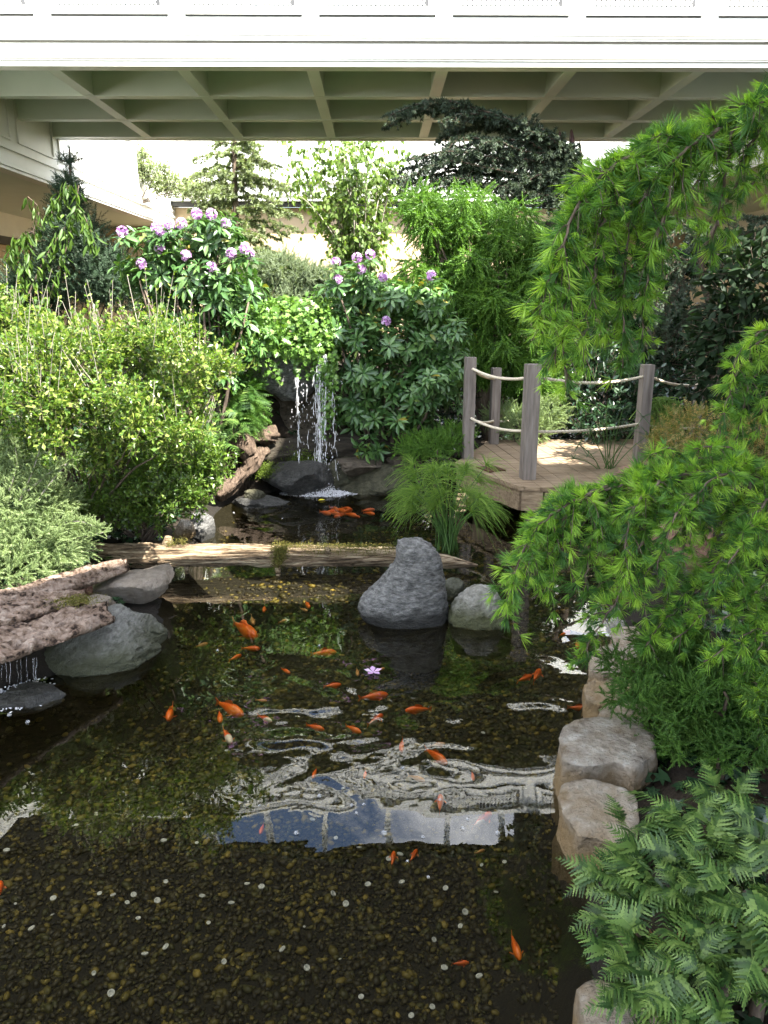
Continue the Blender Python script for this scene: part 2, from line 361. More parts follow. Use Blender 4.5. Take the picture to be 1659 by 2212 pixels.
mb = MB(); mb.b2(XL, XR, DF-.012, DF-.001, zr-.078, zr-.058).b2(XL, XR, DF-.012, DF-.001, ZS+.10, ZS+.118).b2(XL, XR, DF-.060, DF-.0555, ZS+.066, ZS+.078).b2(XL, XR, DF-.050, DF-.0455, zr-.012, zr-.003)
mb.build('moulding_shade_line', M['shade_line'], t, smooth=False)  # surface strips coloured as the shade lines of the two mouldings
zp = at(829, 30, DF)[2]; zg = at(829, 6, DF)[2]
for k in range(7):
    xc = BX[k]+.79
    mb = MB(); mb.b2(xc-.69, xc+.69, DF-.028, DF-.002, zp-.014, zp+.01); mb.b2(xc-.70,xc-.67,DF-.02,DF-.002,zp+.011,ZT-.02); mb.b2(xc+.67,xc+.70,DF-.02,DF-.002,zp+.011,ZT-.02)
    pf = mb.build('panel_frame', M['trim'], t, smooth=False)
    MB().b2(xc-.685, xc+.685, DF-.012, DF-.001, zp-.032, zp-.016).build('panel_shade_strip', M['shade_line_dark'], pf, smooth=False)  # no real gap: dark strip painted in as shade below the frame
    mb = MB(); mb.b2(xc-.60, xc+.60, DF-.006, DF-.001, zg-.03, ZT-.04)
    gp = mb.build('vent_grille', M['grille'], t, smooth=False)
    mb = MB(); s_ = .055
    for i in range(int(1.2/s_)):
        for j in range(3):
            cx, cz = xc-.6+s_*(i+.5), zg-.03+s_*(j+.5)
            for sg in (-1, 1):
                Rm = Matrix.Rotation(sg*R(45), 3, 'Y'); mb.box((cx, DF-.010-.002*sg, cz), (s_*1.42, .005, .018), M=np.array(Rm))
        mb.b2(xc-.6+s_*i-.006, xc-.6+s_*i+.006, DF-.02, DF-.0165, zg-.03, ZT-.04)
    mb.build('lattice', M['trim'], gp, smooth=False)
mb = MB().b2(XL, XR, DF+.16, DB, ZS+.52, ZS+.56); mb.build('ceiling', M['paint'], t, smooth=False)
mb = MB().b2(XL, XR, DF-.06, DB+.06, ZT+.003, ZT+.08); mb.build('roof', M['trim'], t, smooth=False)
CY_ = [11.75, 13.15, 14.46]
for x in BX[1:]:
    y0 = DF+.165
    for y1 in CY_:
        mb = MB(); mb.b2(x-.055, x+.055, y0, y1-.058, ZS+.035, ZS+.517).b2(x-.075, x+.075, y0, y1-.08, ZS+.0, ZS+.032)
        mb.build('long_beam', M['paint'], t, smooth=False); y0 = y1+.058
for y in CY_:
    mb = MB(); mb.b2(XL+.002, XR-.002, y-.055, y+.055, ZS+.03, ZS+.518).b2(XL+.002, XR-.002, y-.075, y+.075, ZS-.003, ZS+.027)
    mb.build('cross_beam', M['paint'], t, smooth=False)
mb = MB().b2(XL, XR, DB+.002, DB+.12, ZS-.002, ZT); mb.build('rear_fascia', M['trim'], t, smooth=False)
# glazed clerestory above the walkway, seen mirrored in the pond
t2 = thing('clerestory', 'white clerestory of slim posts above the walkway roof mirrored in the pond', 'clerestory', (0, DF, ZT+.1))
for k in range(6):
    x = -2.62+.92*k
    MB().b2(x-.045, x+.045, DF+.02, DF+.12, ZT+.085, 6.38).build('mullion', M['trim'], t2, smooth=False)
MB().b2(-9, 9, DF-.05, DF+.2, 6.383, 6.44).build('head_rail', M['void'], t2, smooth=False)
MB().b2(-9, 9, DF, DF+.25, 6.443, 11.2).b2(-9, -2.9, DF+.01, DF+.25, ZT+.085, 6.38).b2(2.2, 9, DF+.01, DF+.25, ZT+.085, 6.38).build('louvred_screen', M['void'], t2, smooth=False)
TRAIL = t2

# ------------------------------------------------------------------ side galleries and back wall
def gallery(sx, label):
    X = XL if sx < 0 else XR
    ox = lambda a: X + sx*a
    t = thing('side_gallery', label, 'gallery', (X, 12, 0))
    zf = 3.9
    MB().b2(ox(0), ox(.16), -3, 23, zf+.08, ZT).build('fascia', M['trim'], t, smooth=False)
    mb = MB(); mb.b2(ox(-.03), ox(.18), -3, 23, zf, zf+.045).b2(ox(-.05), ox(.12), -3, 23, zf+.048, zf+.078).b2(ox(-.035), ox(-.002), -3, 23, zf+.30, zf+.335)
    mb.build('lower_moulding', M['trim'], t, smooth=False)
    y = 8.0
    for k in range(9):
        y0, y1 = y+.12, y+1.5; y += 1.62
        mb = MB(); z0, z1 = zf+.45, ZT-.12
        for (a, b, c, d_) in ((y0,y1,z0,z0+.03),(y0,y1,z1-.03,z1),(y0,y0+.03,z0+.033,z1-.033),(y1-.03,y1,z0+.033,z1-.033)): mb.b2(ox(-.025), ox(-.002), a, b, c, d_)
        mb.build('panel_frame', M['trim'], t, smooth=False)
    MB().b2(ox(.163), ox(3.2), -3, 23, zf+.09, zf+.14).build('soffit', M['paint'], t, smooth=False)
    MB().b2(ox(0), ox(3.4), -3, 23, ZT+.003, ZT+.1).build('roof', M['trim'], t, smooth=False)
    MB().b2(ox(3.2), ox(3.4), -3, 23, -.3, ZT).build('inner_wall', M['beige'], t, smooth=False)
    mb = MB(); mb.b2(ox(3.05), ox(3.197), -3, 23, zf-.45, zf-.25).b2(ox(3.1), ox(3.197), -3, 23, zf-.245, zf+.085)
    mb.build('wall_cornice', M['trim'], t, smooth=False)
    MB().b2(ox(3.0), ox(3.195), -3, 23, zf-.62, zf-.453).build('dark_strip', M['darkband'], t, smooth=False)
    return t
gallery(-1, 'white gallery with panelled fascia along the left side of the garden')
gallery(1, 'cream gallery partly hidden behind the cedars on the right side of the garden')
YB = 22.5
t = thing('back_wall', 'beige rear wall under a white panelled overhang behind the birch', 'wall', (0, YB, 0))
MB().b2(-9, 9, YB, YB+.2, -.3, 4.48).build('lower_wall', M['beige'], t, smooth=False)
MB().b2(-9, 9, YB-.35, YB+.2, 4.6, 8).build('upper_wall', M['trim'], t, smooth=False)
mb = MB(); mb.b2(-9, 9, YB-.42, YB-.352, 4.72, 4.82).b2(-9, 9, YB-.45, YB-.352, 5.05, 5.12).b2(-9,9,YB-.40,YB-.352,4.6,4.66); mb.build('cornice', M['trim'], t, smooth=False)
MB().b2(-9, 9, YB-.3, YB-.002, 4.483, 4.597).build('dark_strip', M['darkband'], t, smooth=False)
for k in range(8):
    x = -6.6+1.7*k; mb = MB()
    for (a, b, c, d_) in ((x,x+1.4,5.3,5.34),(x,x+.04,5.343,7.2),(x+1.36,x+1.4,5.343,7.2)): mb.b2(a, b, YB-.38, YB-.352, c, d_)
    mb.build('panel_frame', M['trim'], t, smooth=False)
# added unseen slab near the camera: its notched outline shades bank, deck and conifer
t = thing('added_shade_slab', 'added unseen dark slab shaped to shade the right side of the garden', 'roof', (4, 1, 5.6))
MB().prism([(-1.7,-6),(-1.7,-.7),(.6,1.0),(1.7,2.66),(3.2,2.84),(3.2,3.3),(1.9,3.6),(1.9,6.5),(2.9,6.5),(2.9,8.2),(4.3,8.2),(4.3,6.5),(4.6,6.5),(4.6,5.0),(5.5,5.0),(9,5.0),(9,-6)], 5.6, 5.75).build('shade_slab', M['darkband'], t, smooth=False)

# ------------------------------------------------------------------ stones
def rock_mesh(c, size, seed, planes=9, rz=0.0, rough=.12, freq=1.6, sub=5, flat_top=None, sharp=.93, fine=.03):
    rnd = random.Random(seed); V = (IC5 if sub == 5 else IC4)[0].copy(); Fc = (IC5 if sub == 5 else IC4)[1]
    for k in range(planes):
        n = unit(np.array([rnd.gauss(0,1), rnd.gauss(0,1), rnd.gauss(0,.7)])); h = rnd.uniform(.5, .82)
        tt = V@n-h; V = V - sharp*np.maximum(tt, 0)[:,None]*n
    if flat_top:
        tt = V[:,2]-flat_top; V[:,2] -= .92*np.maximum(tt, 0)
    ox = seed*3.17
    D = np.array([mnoise.fractal(Vector((p[0]*freq+ox, p[1]*freq, p[2]*freq)), 1.0, 2.0, 4) for p in V])
    D2 = np.array([mnoise.fractal(Vector((p[0]*6+ox, p[1]*6, p[2]*8)), .6, 2.1, 4) for p in V])
    V = V*(1+rough*D+fine*D2)[:,None]
    V = V*np.array(size)/2
    ca, sa = math.cos(rz), math.sin(rz); V = V@np.array([[ca,sa,0],[-sa,ca,0],[0,0,1]])
    return V+np.asarray(c), Fc
def rock(label, mat, px, py, z, size, seed, name='boulder', **kw):
    c = onz(px, py, z); V, Fc = rock_mesh(c, size, seed, **kw)
    return tag(MB().add(V, Fc).build(name, M[mat], org=(c[0], c[1], V[:,2].min()), smooth=True), label, 'rock')
def outline_rock(label, mat, rows, d, depth, seed, rough=.05, freq=5, nz_=80, nr=128, sq=2.4, name='boulder', ledge=.0, fine=.012):
    """rows: (py, px_left, px_right, depth share) from top to bottom of the visible stone"""
    rows = sorted(rows); pys = [r[0] for r in rows]
    V = []; 
    yy = np.linspace(pys[0], pys[-1], nz_)
    for py in yy:
        xl = np.interp(py, pys, [r[1] for r in rows]); xr = np.interp(py, pys, [r[2] for r in rows]); k = np.interp(py, pys, [r[3] for r in rows])
        a, b = at(xl, py, d), at(xr, py, d); c = (a+b)/2; hw = (b[0]-a[0])/2
        for j in range(nr):
            th = 2*math.pi*j/nr; cx, sx = math.cos(th), math.sin(th)
            q = (abs(cx)**sq+abs(sx)**sq)**(-1/sq)
            V.append((c[0]+hw*cx*q, c[1]+depth*k*sx*q, c[2]))
    V = np.array(V); cen = V.mean(0)
    out_ = V-cen; out_[:,2] *= .5; out_ = unit(out_)
    D = np.array([mnoise.fractal(Vector((p[0]*freq+seed, p[1]*freq, p[2]*freq*1.5)), .9, 2.0, 5) for p in V])
    D2 = np.array([mnoise.fractal(Vector((p[0]*24+seed, p[1]*24, p[2]*40)), .6, 2.0, 4) for p in V])
    V = V+out_*(rough*D+fine*D2)[:,None]
    Q = [[i*nr+j, (i+1)*nr+j, (i+1)*nr+(j+1)%nr, i*nr+(j+1)%nr] for i in range(nz_-1) for j in range(nr)]
    top = V[:nr].mean(0)+np.array([0,0,.012]); n = len(V)
    mb = MB().add(np.concatenate([V, [top]]), Q, [[n, j, (j+1)%nr] for j in range(nr)])
    return tag(mb.build(name, M[mat], org=(cen[0], cen[1], V[:,2].min())), label, 'rock')
dc = onz(875, 1345)[1]
outline_rock('tall dark grey boulder with a rounded knob standing in the pond', 'stone_grey',
    [(1166,878,912,.30),(1171,862,930,.45),(1185,856,942,.55),(1215,852,952,.62),(1250,828,960,.75),(1285,785,966,.9),(1315,772,970,1.0),(1345,790,966,1.0),(1365,810,958,1.0),(1420,820,950,1.0)], dc+.1, .20, 3.3, .020, 4, fine=.009)
dw = onz(1035, 1350)[1]
outline_rock('small pale lichen covered boulder right of the tall dark boulder', 'stone_white',
    [(1270,1022,1052,.25),(1275,1008,1064,.4),(1290,990,1078,.6),(1310,976,1090,.85),(1330,970,1098,1.0),(1350,972,1106,1.0),(1400,980,1100,1.0)], dw+.08, .15, 8.1, .018, 5, fine=.008)
rock('small grey stone half hidden behind the tall dark boulder', 'stone_left', 983, 1275, .02, (.22,.2,.22), 5)
dl = onz(220, 1440)[1]
outline_rock('broad greenish grey boulder under the tip of the bark slab', 'stone_left',
    [(1326,205,250,.3),(1335,180,270,.5),(1355,150,308,.7),(1380,120,338,.9),(1398,105,350,1.0),(1420,100,335,1.0),(1440,100,300,1.0),(1462,110,250,.9),(1520,120,240,.9)], dl+.25, .36, 12.4, .04, 4)
rock('small flat shoulder stone beside the broad greenish boulder', 'stone_left', 300, 1362, .08, (.3,.25,.2), 15)
rock('large angular cream slab wedged under the fallen log', 'stone_cream', 272, 1262, .17, (.56,.42,.30), 21, planes=12, flat_top=.45, sharp=.95, rough=.06, rz=.25)
rock('cream ledge stone below the log end reaching over the water', 'stone_cream', 330, 1245, .14, (.34,.4,.2), 29, planes=11, flat_top=.45, sharp=.95, rough=.06)
rock('small cream stone between the angular slab and the bark tip', 'stone_cream', 207, 1305, .2, (.27,.26,.16), 23, planes=10, flat_top=.5)
rock('rusty brown stone tucked behind the bark slab', 'stone_red', 165, 1275, .24, (.24,.2,.16), 24)
rock('low wet dark stone lying in the foam below the bark slab', 'stone_dark', 70, 1506, .0, (.34,.26,.14), 31, rz=.3)
rock('grey stone below the leafy shrub at the far end of the log', 'stone_grey', 434, 1145, .08, (.26,.3,.32), 33)
rock('pale stone behind the log among the shrub stems', 'stone_tan', 398, 1150, .1, (.2,.2,.22), 34)
rock('long low wet stone left of the waterfall splash', 'stone_dark', 560, 1090, -.01, (.75,.5,.18), 35, rz=.2)
rock('small olive stone between the driftwood and the waterfall', 'stone_olive', 548, 1073, .08, (.24,.2,.16), 36)
rock('dark wet boulder right behind the waterfall splash', 'stone_dark', 650, 1038, .14, (1.0,.6,.42), 37)
rock('round olive boulder right of the waterfall', 'stone_olive', 815, 1040, .10, (.82,.6,.40), 38, planes=5)
rock('mossy olive stone between waterfall and round boulder', 'stone_olive', 748, 1026, .14, (.55,.5,.38), 39)
rock('flat brown stone in the row above the round olive boulder', 'stone_brown', 775, 1005, .28, (.6,.4,.26), 40, planes=12, flat_top=.5)
rock('dark square stone in the row left of the deck', 'stone_brown', 870, 1003, .25, (.55,.4,.3), 41, planes=12, flat_top=.5)
rock('dark stone beside the left corner of the deck', 'stone_dark', 950, 1003, .2, (.5,.4,.3), 42, planes=12, flat_top=.5)
# waterfall cliff
cc = at(632, 800, 8.75); V, Fc = rock_mesh(cc, (.95,.75,.72), 51, planes=12, flat_top=.6, rough=.08, sub=5, sharp=.9)
tag(MB().add(V, Fc).build('cliff_stone', M['stone_grey'], org=(cc[0], cc[1], V[:,2].min())), 'grey overhanging ledge stone that the waterfall drops from', 'rock')
cc = at(640, 905, 9.05); V, Fc = rock_mesh(cc, (1.5,.8,1.0), 52, planes=12, rough=.08, sub=5, sharp=.9)
tag(MB().add(V, Fc).build('cliff_stone', M['stone_brown'], org=(cc[0], cc[1], V[:,2].min())), 'brown recessed cliff stone behind the falling water', 'rock')
cc = at(800, 930, 9.3); V, Fc = rock_mesh(cc, (1.6,.8,.9), 53, planes=12, rough=.08, sub=4, sharp=.9)
tag(MB().add(V, Fc).build('cliff_stone', M['stone_dark'], org=(cc[0], cc[1], V[:,2].min())), 'black cliff stone in shade right of the waterfall', 'rock')
# right bank
def slab(label, mat, top, zt, depth, seed, flare=1.12, rough=.011, tilt=(0,0)):
    """angular flat-topped stone from the outline of its top face"""
    P = np.array([onz(x, y, zt)[:2] for x, y in top]); n = len(P); m = 96; seg = np.linalg.norm(np.roll(P,-1,0)-P, axis=1); cs = np.concatenate([[0], np.cumsum(seg)])
    u = np.linspace(0, cs[-1], m, endpoint=False); Pc = np.concatenate([P, P[:1]]); O = np.stack([np.interp(u, cs, Pc[:,0]), np.interp(u, cs, Pc[:,1])], 1); c = O.mean(0)
    rings = [(.12,0),(.3,0),(.5,0),(.7,0),(.85,0),(.94,-.004),(.99,-.006),(1.015,-.022),(1.035,-.07),(1.0+(flare-1)*.6,-.14),(flare,-.22),(flare*1.02,-.32),(flare*1.0,-depth)]
    V = []
    for k, (f, dz) in enumerate(rings):
        for q in range(m):
            p = c+(O[q]-c)*f; a = mnoise.fractal(Vector((p[0]*6+seed, p[1]*6, dz*7)), .8, 2.1, 5); b = mnoise.fractal(Vector((p[0]*22, p[1]*22+seed, dz*22)), .7, 2.1, 4)
            st_ = abs(mnoise.noise(Vector((p[0]*3+seed, p[1]*3, dz*26))))
            if dz > -.02: V.append((p[0]+.3*rough*b, p[1]+.3*rough*a, zt+dz+rough*(.9*a+.35*b)+tilt[0]*(p[0]-c[0])+tilt[1]*(p[1]-c[1])))
            else:
                o_ = (O[q]-c)/np.linalg.norm(O[q]-c); r_ = rough*(1.6*a+.7*b)-.02*st_; V.append((p[0]+o_[0]*r_, p[1]+o_[1]*r_, zt+dz+(tilt[0]*(p[0]-c[0])+tilt[1]*(p[1]-c[1]))*.6))
    V = np.array(V); Q = [[k*m+q, (k+1)*m+q, (k+1)*m+(q+1)%m, k*m+(q+1)%m] for k in range(len(rings)-1) for q in range(m)]
    top_c = V[:m].mean(0); V = np.concatenate([V, [top_c]]); mb = MB().add(V, Q, [[len(V)-1, q, (q+1)%m] for q in range(m)])
    return tag(mb.build('boulder', M[mat], org=(c[0], c[1], V[:,2].min())), label, 'rock')
slab('big flat topped pale slab on the right edge of the pond', 'stone_tan', [(1206,1590),(1216,1566),(1244,1549),(1300,1543),(1375,1546),(1412,1575),(1418,1625),(1370,1660),(1330,1642),(1262,1655),(1215,1640)], .21, .6, 61, 1.05)
slab('sloping pale slab below the big flat topped one, touching the ferns', 'stone_tan', [(1206,1715),(1216,1690),(1262,1682),(1330,1700),(1375,1725),(1385,1790),(1330,1815),(1285,1800),(1250,1790),(1228,1758)], .18, .6, 67, 1.06, tilt=(.1,.05))
slab('squarish pale slab on the right bank under the cedar tips', 'stone_tan', [(1278,1415),(1296,1394),(1330,1387),(1372,1394),(1386,1425),(1352,1450),(1300,1452),(1272,1440)], .18, .5, 63, 1.08)
slab('smaller pale slab behind the squarish one on the right bank', 'stone_tan', [(1318,1360),(1340,1349),(1378,1352),(1392,1375),(1362,1392),(1326,1386)], .18, .5, 64, 1.08)
slab('pale slab peeping out below the dark green juniper', 'stone_tan', [(1262,1478),(1290,1458),(1340,1460),(1372,1485),(1350,1520),(1292,1522),(1264,1506)], .13, .5, 65, 1.08)
slab('pale slab between the juniper and the big flat topped slab', 'stone_tan', [(1292,1528),(1330,1512),(1392,1516),(1412,1545),(1370,1562),(1310,1560)], .17, .5, 66, 1.06)
slab('pale slab at the bottom edge under the ferns', 'stone_tan', [(1246,2130),(1280,2105),(1350,2120),(1420,2180),(1430,2300),(1330,2320),(1275,2260)], .18, .6, 68, 1.06)
cc = at(1490, 1165, 4.9); V, Fc = rock_mesh(cc, (.46,.4,.5), 71, planes=10, rough=.06)
tag(MB().add(V, Fc).build('boulder', M['stone_red'], org=(cc[0], cc[1], V[:,2].min())), 'pinkish tan boulder glimpsed through the low cedar branches', 'rock')
cc = at(1475, 1222, 4.8); V, Fc = rock_mesh(cc, (.16,.16,.14), 72, planes=8)
tag(MB().add(V, Fc).build('boulder', M['stone_cream'], org=(cc[0], cc[1], V[:,2].min())), 'small pale stone below the pinkish boulder in the cedar', 'rock')
cc = at(1378, 1030, 6.5); V, Fc = rock_mesh(cc, (.40,.3,.24), 73, planes=10)
tag(MB().add(V, Fc).build('boulder', M['stone_red'], org=(cc[0], cc[1], V[:,2].min())), 'reddish stone on the deck edge beside the right post', 'rock')

# ------------------------------------------------------------------ wooden deck with rope rail
ZD = .40
dk = lambda x, y: onz(x, y, ZD)[:2]
A, B, C = dk(982,1000), dk(1121,1051), dk(1172,1053)
pdir = unit(dk(1209,1048)-dk(1069,953)); pang = math.atan2(pdir[1], pdir[0])
E1, E2, E3, E4 = dk(1420,1045), dk(1560,990), dk(1520,948), dk(1060,950)
poly = np.array([A, B, C, E1, E2, E3, E4])
def clip_half(P, n, c):
    out_ = []
    for i in range(len(P)):
        a, b = P[i], P[(i+1)%len(P)]; da, db = a@n-c, b@n-c
        if da <= 0: out_.append(a)
        if (da < 0 < db) or (db < 0 < da): out_.append(a+(b-a)*(da/(da-db)))
    return out_
c0 = (A+B)/2
t = thing('deck', 'low wooden deck with grey posts and rope railing at the pond edge', 'deck', (B[0], B[1], 0))
pn = np.array([-pdir[1], pdir[0]]); pr = poly@pn; mb = MB(); wdt = .142; k = pr.min()-.02; i = 0
while k < pr.max():
    q = clip_half(clip_half(list(poly), pn, k+wdt-.007), -pn, -k)
    if len(q) >= 3: mb.prism([tuple(v) for v in q], ZD-.038, ZD+random.Random(i).uniform(-.002,.002))
    k += wdt; i += 1
M['plank'].node_tree.nodes['Mapping'].inputs['Rotation'].default_value = (0, 0, -pang)
M['plank'].node_tree.nodes['Mapping'].inputs['Scale'].default_value = (1.1, 11, 11)
mb.build('planks', M['plank'], t, smooth=False)
cen = poly.mean(0)
for (a, b) in ((A,B),(B,C),(C,E1),(E4,A)):
    a2, b2_ = a+(cen-a)*.03, b+(cen-b)*.03; mid = (a2+b2_)/2; ln = np.linalg.norm(b2_-a2)
    MB().box((mid[0], mid[1], ZD-.135), (ln-.012, .04, .185), rot=math.atan2(*(b2_-a2)[::-1])).build('rim_board', M['plank'], t, smooth=False)
for q in ((A+(cen-A)*.2), (B+(cen-B)*.2), (E1+(cen-E1)*.2)):
    MB().box((q[0], q[1], -.05), (.12, .12, .8)).build('pile', M['post'], t, smooth=False)
def post(px, py, py_top, w, gap=False):
    b = onz(px, py, ZD); h = at(px, py_top, b[1])[2]-ZD; h = min(max(h, .8), 1.2); mb = MB()
    ang = pang
    if gap:
        dx = np.array([math.cos(ang), math.sin(ang)])*(w/4+.003)
        for s in (-1, 1): mb.box((b[0]+s*dx[0], b[1]+s*dx[1], ZD+h/2+.002), (w/2-.006, w, h), rot=ang)
    else: mb.box((b[0], b[1], ZD+h/2+.002), (w, w, h), rot=ang)
    mb.build('post', M['post'], t, smooth=False); return np.array([b[0], b[1], ZD+h])
p1 = post(1010, 990, 772, .105); p2 = post(1139, 1034, 787, .125, True); p3 = post(1381, 992, 788, .11); p4 = post(1066, 958, 795, .10); p5 = post(1214, 925, 848, .10); p6 = post(1500, 960, 830, .10)
def rope(a, b, za, zb, sag):
    s = np.linspace(0, 1, 22); P = a[None]*(1-s)[:,None]+b[None]*s[:,None]; P[:,2] = (a[2]-za)*(1-s)+(b[2]-zb)*s-4*sag*s*(1-s)
    mb = MB().tube(P, .0125, 7)
    n = 170; s2 = np.linspace(0, 1, n); Q = np.stack([np.interp(s2, s, P[:,i]) for i in range(3)], 1)   # twisted strands
    for ph in (0, 2.09, 4.19):
        w = Q.copy(); w[:,2] += .007*np.sin(s2*75+ph); dd = unit((b-a)*np.array([1,1,0])); w[:,0] += -dd[1]*.007*np.cos(s2*75+ph); w[:,1] += dd[0]*.007*np.cos(s2*75+ph)
        mb.tube(w, .0085, 5)
    mb.build('rope', M['rope'], t)
for (a, b, s1, s2) in ((p1,p2,.06,.05),(p2,p3,.07,.03),(p1,p4,.04,.04),(p4,p5,.04,.03),(p3,p6,.05,.03)):
    rope(a, b, .10, .11, s1); rope(a, b, .61, .60, s2)
gq = onz(1060, 1015, ZD); mb = MB(); gd = unit(B-A); gan = math.atan2(gd[1], gd[0])
for k in range(9):
    o_ = (k-4)*.028; mb.box((gq[0]+gd[0]*o_, gq[1]+gd[1]*o_, ZD+.012), (.012, .17, .012), rot=gan)
for s in (-1, 1): mb.box((gq[0]-gd[1]*.085*s, gq[1]+gd[0]*.085*s, ZD+.0125), (.26, .014, .014), rot=gan)
mb.build('drain_grate', M['rust'], t, smooth=False)

# ------------------------------------------------------------------ fallen log, bark slabs, driftwood
def noisy_tube(pts, rad, sides, seed, amp, fx=9, sq=1.0, ridg=.0):
    pts = np.asarray(pts, float); n = len(pts); T = unit(np.gradient(pts, axis=0)); ref = np.array([0,0,1.0]) if abs(T[0][2]) < .8 else np.array([0,1.0,0])
    A_ = unit(np.cross(T, ref)); B_ = np.cross(A_, T); V = []
    for i in range(n):
        for k in range(sides):
            th = 2*math.pi*k/sides
            f = mnoise.fractal(Vector((math.cos(th)*2.2+seed, math.sin(th)*2.2, i*.08)), .8, 2.1, 4)
            g_ = abs(mnoise.noise(Vector((math.cos(th)*fx+seed, math.sin(th)*fx, i*.05))))
            r = rad[i]*(1+amp*f-ridg*(1-min(1, g_*4)))
            V.append(pts[i]+r*(math.cos(th)*A_[i]+sq*math.sin(th)*B_[i]))
    V = np.array(V); Q = [[i*sides+k, i*sides+(k+1)%sides, (i+1)*sides+(k+1)%sides, (i+1)*sides+k] for i in range(n-1) for k in range(sides)]
    mb = MB().add(V, Q); mb.P.append(np.array([[k for k in range(sides)][::-1]])); mb.P.append(np.array([[(n-1)*sides+k for k in range(sides)]])); return mb
def lerp_path(ps, n):
    ps = np.asarray(ps, float); s = np.concatenate([[0], np.cumsum(np.linalg.norm(np.diff(ps, axis=0), axis=1))]); q = np.linspace(0, s[-1], n)
    return np.stack([np.interp(q, s, ps[:,i]) for i in range(3)], 1)
a, b = onz(120, 1200, .17), onz(1032, 1221, .05)
P = lerp_path([a, onz(500,1199,.14), onz(860, 1203, .10), b], 220)
rad = np.interp(np.linspace(0,1,220), [0,.5,.84,.93,1], [.092,.085,.070,.050,.008])
t = thing('fallen_log', 'long barkless fallen log with moss patches lying across the pond', 'log', a)
noisy_tube(P, rad, 84, 4.2, .16, 7, ridg=.13).build('trunk', M['logwood'], t)
def stub(px, py, d, vec, r, ln, seed):
    p = at(px, py, d); v = unit(np.array(vec)); pts = [p+v*ln*s for s in np.linspace(-.3, 1, 10)]
    noisy_tube(pts, np.linspace(r*1.4, r*.7, 10), 14, seed, .3, 6).build('branch_stub', M['logwood'], t)
dlog = P[110][1]
stub(362, 1172, dlog-.02, (.15,0,1), .03, .05, 1.3); stub(600, 1222, dlog-.05, (.05,-.3,-1), .022, .09, 2.5); stub(403, 1226, dlog-.04, (0,-.3,-1), .018, .05, 3.9); stub(708, 1190, dlog-.07, (0,-1,.2), .02, .03, 6.1)
def moss_patch(mbm, pts, n, spread, ln, seed):
    r_ = np.random.default_rng(seed); pts = np.asarray(pts, float); Pq = pts[r_.integers(0, len(pts), n)]+r_.normal(0, 1, (n,3))*np.array(spread)
    D = r_.normal(0, 1, (n,3))+np.array([0,-.4,.4]); mbm.scatter((np.array([[-.18,0,0],[.18,0,0],[0,1,0]]), [[[0,1,2]]]), Pq, D, r_.normal(0,1,(n,3)), r_.uniform(.4,1,n)*ln)
mm = MB(); moss_patch(mm, [at(x, 1178+ (x-560)*.012, dlog-.02) for x in range(600, 860, 8)], 2600, (.03,.03,.010), .016, 1)
moss_patch(mm, [at(x, y, dlog-.085) for x, y in ((600,1185),(606,1195),(602,1205),(615,1182),(598,1215))], 2200, (.022,.014,.024), .022, 2)
moss_patch(mm, [at(x, y, dlog-.06) for x, y in ((365,1180),(368,1195),(372,1175),(330,1228),(395,1170))], 1000, (.02,.014,.02), .018, 3)
moss_patch(mm, [at(x, 1190, dlog-.085) for x in range(660, 850, 12)], 900, (.03,.01,.02), .018, 7)
mm.build('moss', M['moss'], t)
def bark(label, p0, p1, w0, w1, arch, seed, mossy=None):
    p0, p1 = np.array(p0), np.array(p1); ax = unit(p1-p0); sd_ = unit(np.cross(ax, [0,0,1])); up = np.cross(sd_, ax); nu, nv = 90, 44; V = []
    for side in (1, 0):
        for i in range(nu):
            s = i/(nu-1); w = w0+(w1-w0)*s; c = p0+(p1-p0)*s
            endn = .05*mnoise.noise(Vector((seed, 3.1, 0)))
            for j in range(nv):
                v = j/(nv-1)*2-1
                e = 1+.10*mnoise.fractal(Vector((s*6+seed, (1 if v > 0 else -1)*2.0, 0)), .8, 2, 4)
                q = Vector((s*9+seed, v*7, 0)); h_ = .5*mnoise.fractal(Vector((s*5+seed, v*4.5, 1)), .8, 2, 5)
                rg = abs(mnoise.noise(Vector((s*4+seed*2, v*9+mnoise.noise(q)*.6, 4)))); h_ -= 1.7*max(0, .24-rg)
                z = arch*(1-v*v)+(.055*h_ if side else -.035)
                p = c+sd_*(w/2*v*e)+up*z+ax*(.07*mnoise.fractal(Vector((v*4, seed, s)), .8, 2, 4) if i in (0, nu-1) else 0)
                V.append(p)
    n = nu*nv; Q = []
    for k in (0, n):
        for i in range(nu-1):
            for j in range(nv-1):
                q = [k+i*nv+j, k+i*nv+j+1, k+(i+1)*nv+j+1, k+(i+1)*nv+j]; Q.append(q if k == 0 else q[::-1])
    for i in range(nu-1):
        Q.append([i*nv, (i+1)*nv, n+(i+1)*nv, n+i*nv]); Q.append([i*nv+nv-1, n+i*nv+nv-1, n+(i+1)*nv+nv-1, (i+1)*nv+nv-1])
    for j in range(nv-1):
        Q.append([j, n+j, n+j+1, j+1]); e0 = (nu-1)*nv; Q.append([e0+j, e0+j+1, n+e0+j+1, n+e0+j])
    t = thing('bark_slab', label, 'bark slab', (p0+p1)/2)
    MB().add(np.array(V), Q).build('bark', M['barkslab'], t)
    if mossy: 
        q = MB(); moss_patch(q, mossy, 1500, (.05,.04,.006), .02, int(seed*10)); q.build('moss', M['moss'], t)
    V = np.array(V); return t
bark('largest reddish bark slab, its tip resting on the broad greenish boulder', onz(-120,1420,.34), onz(222,1322,.27), .44, .24, .05, 2.7, [onz(x, 1300-(x-130)*.12, .36) for x in range(95, 190, 6)])
bark('narrow bark slab running under the near end of the log', onz(-60,1318,.40), onz(258,1222,.30), .34, .14, .04, 7.9)
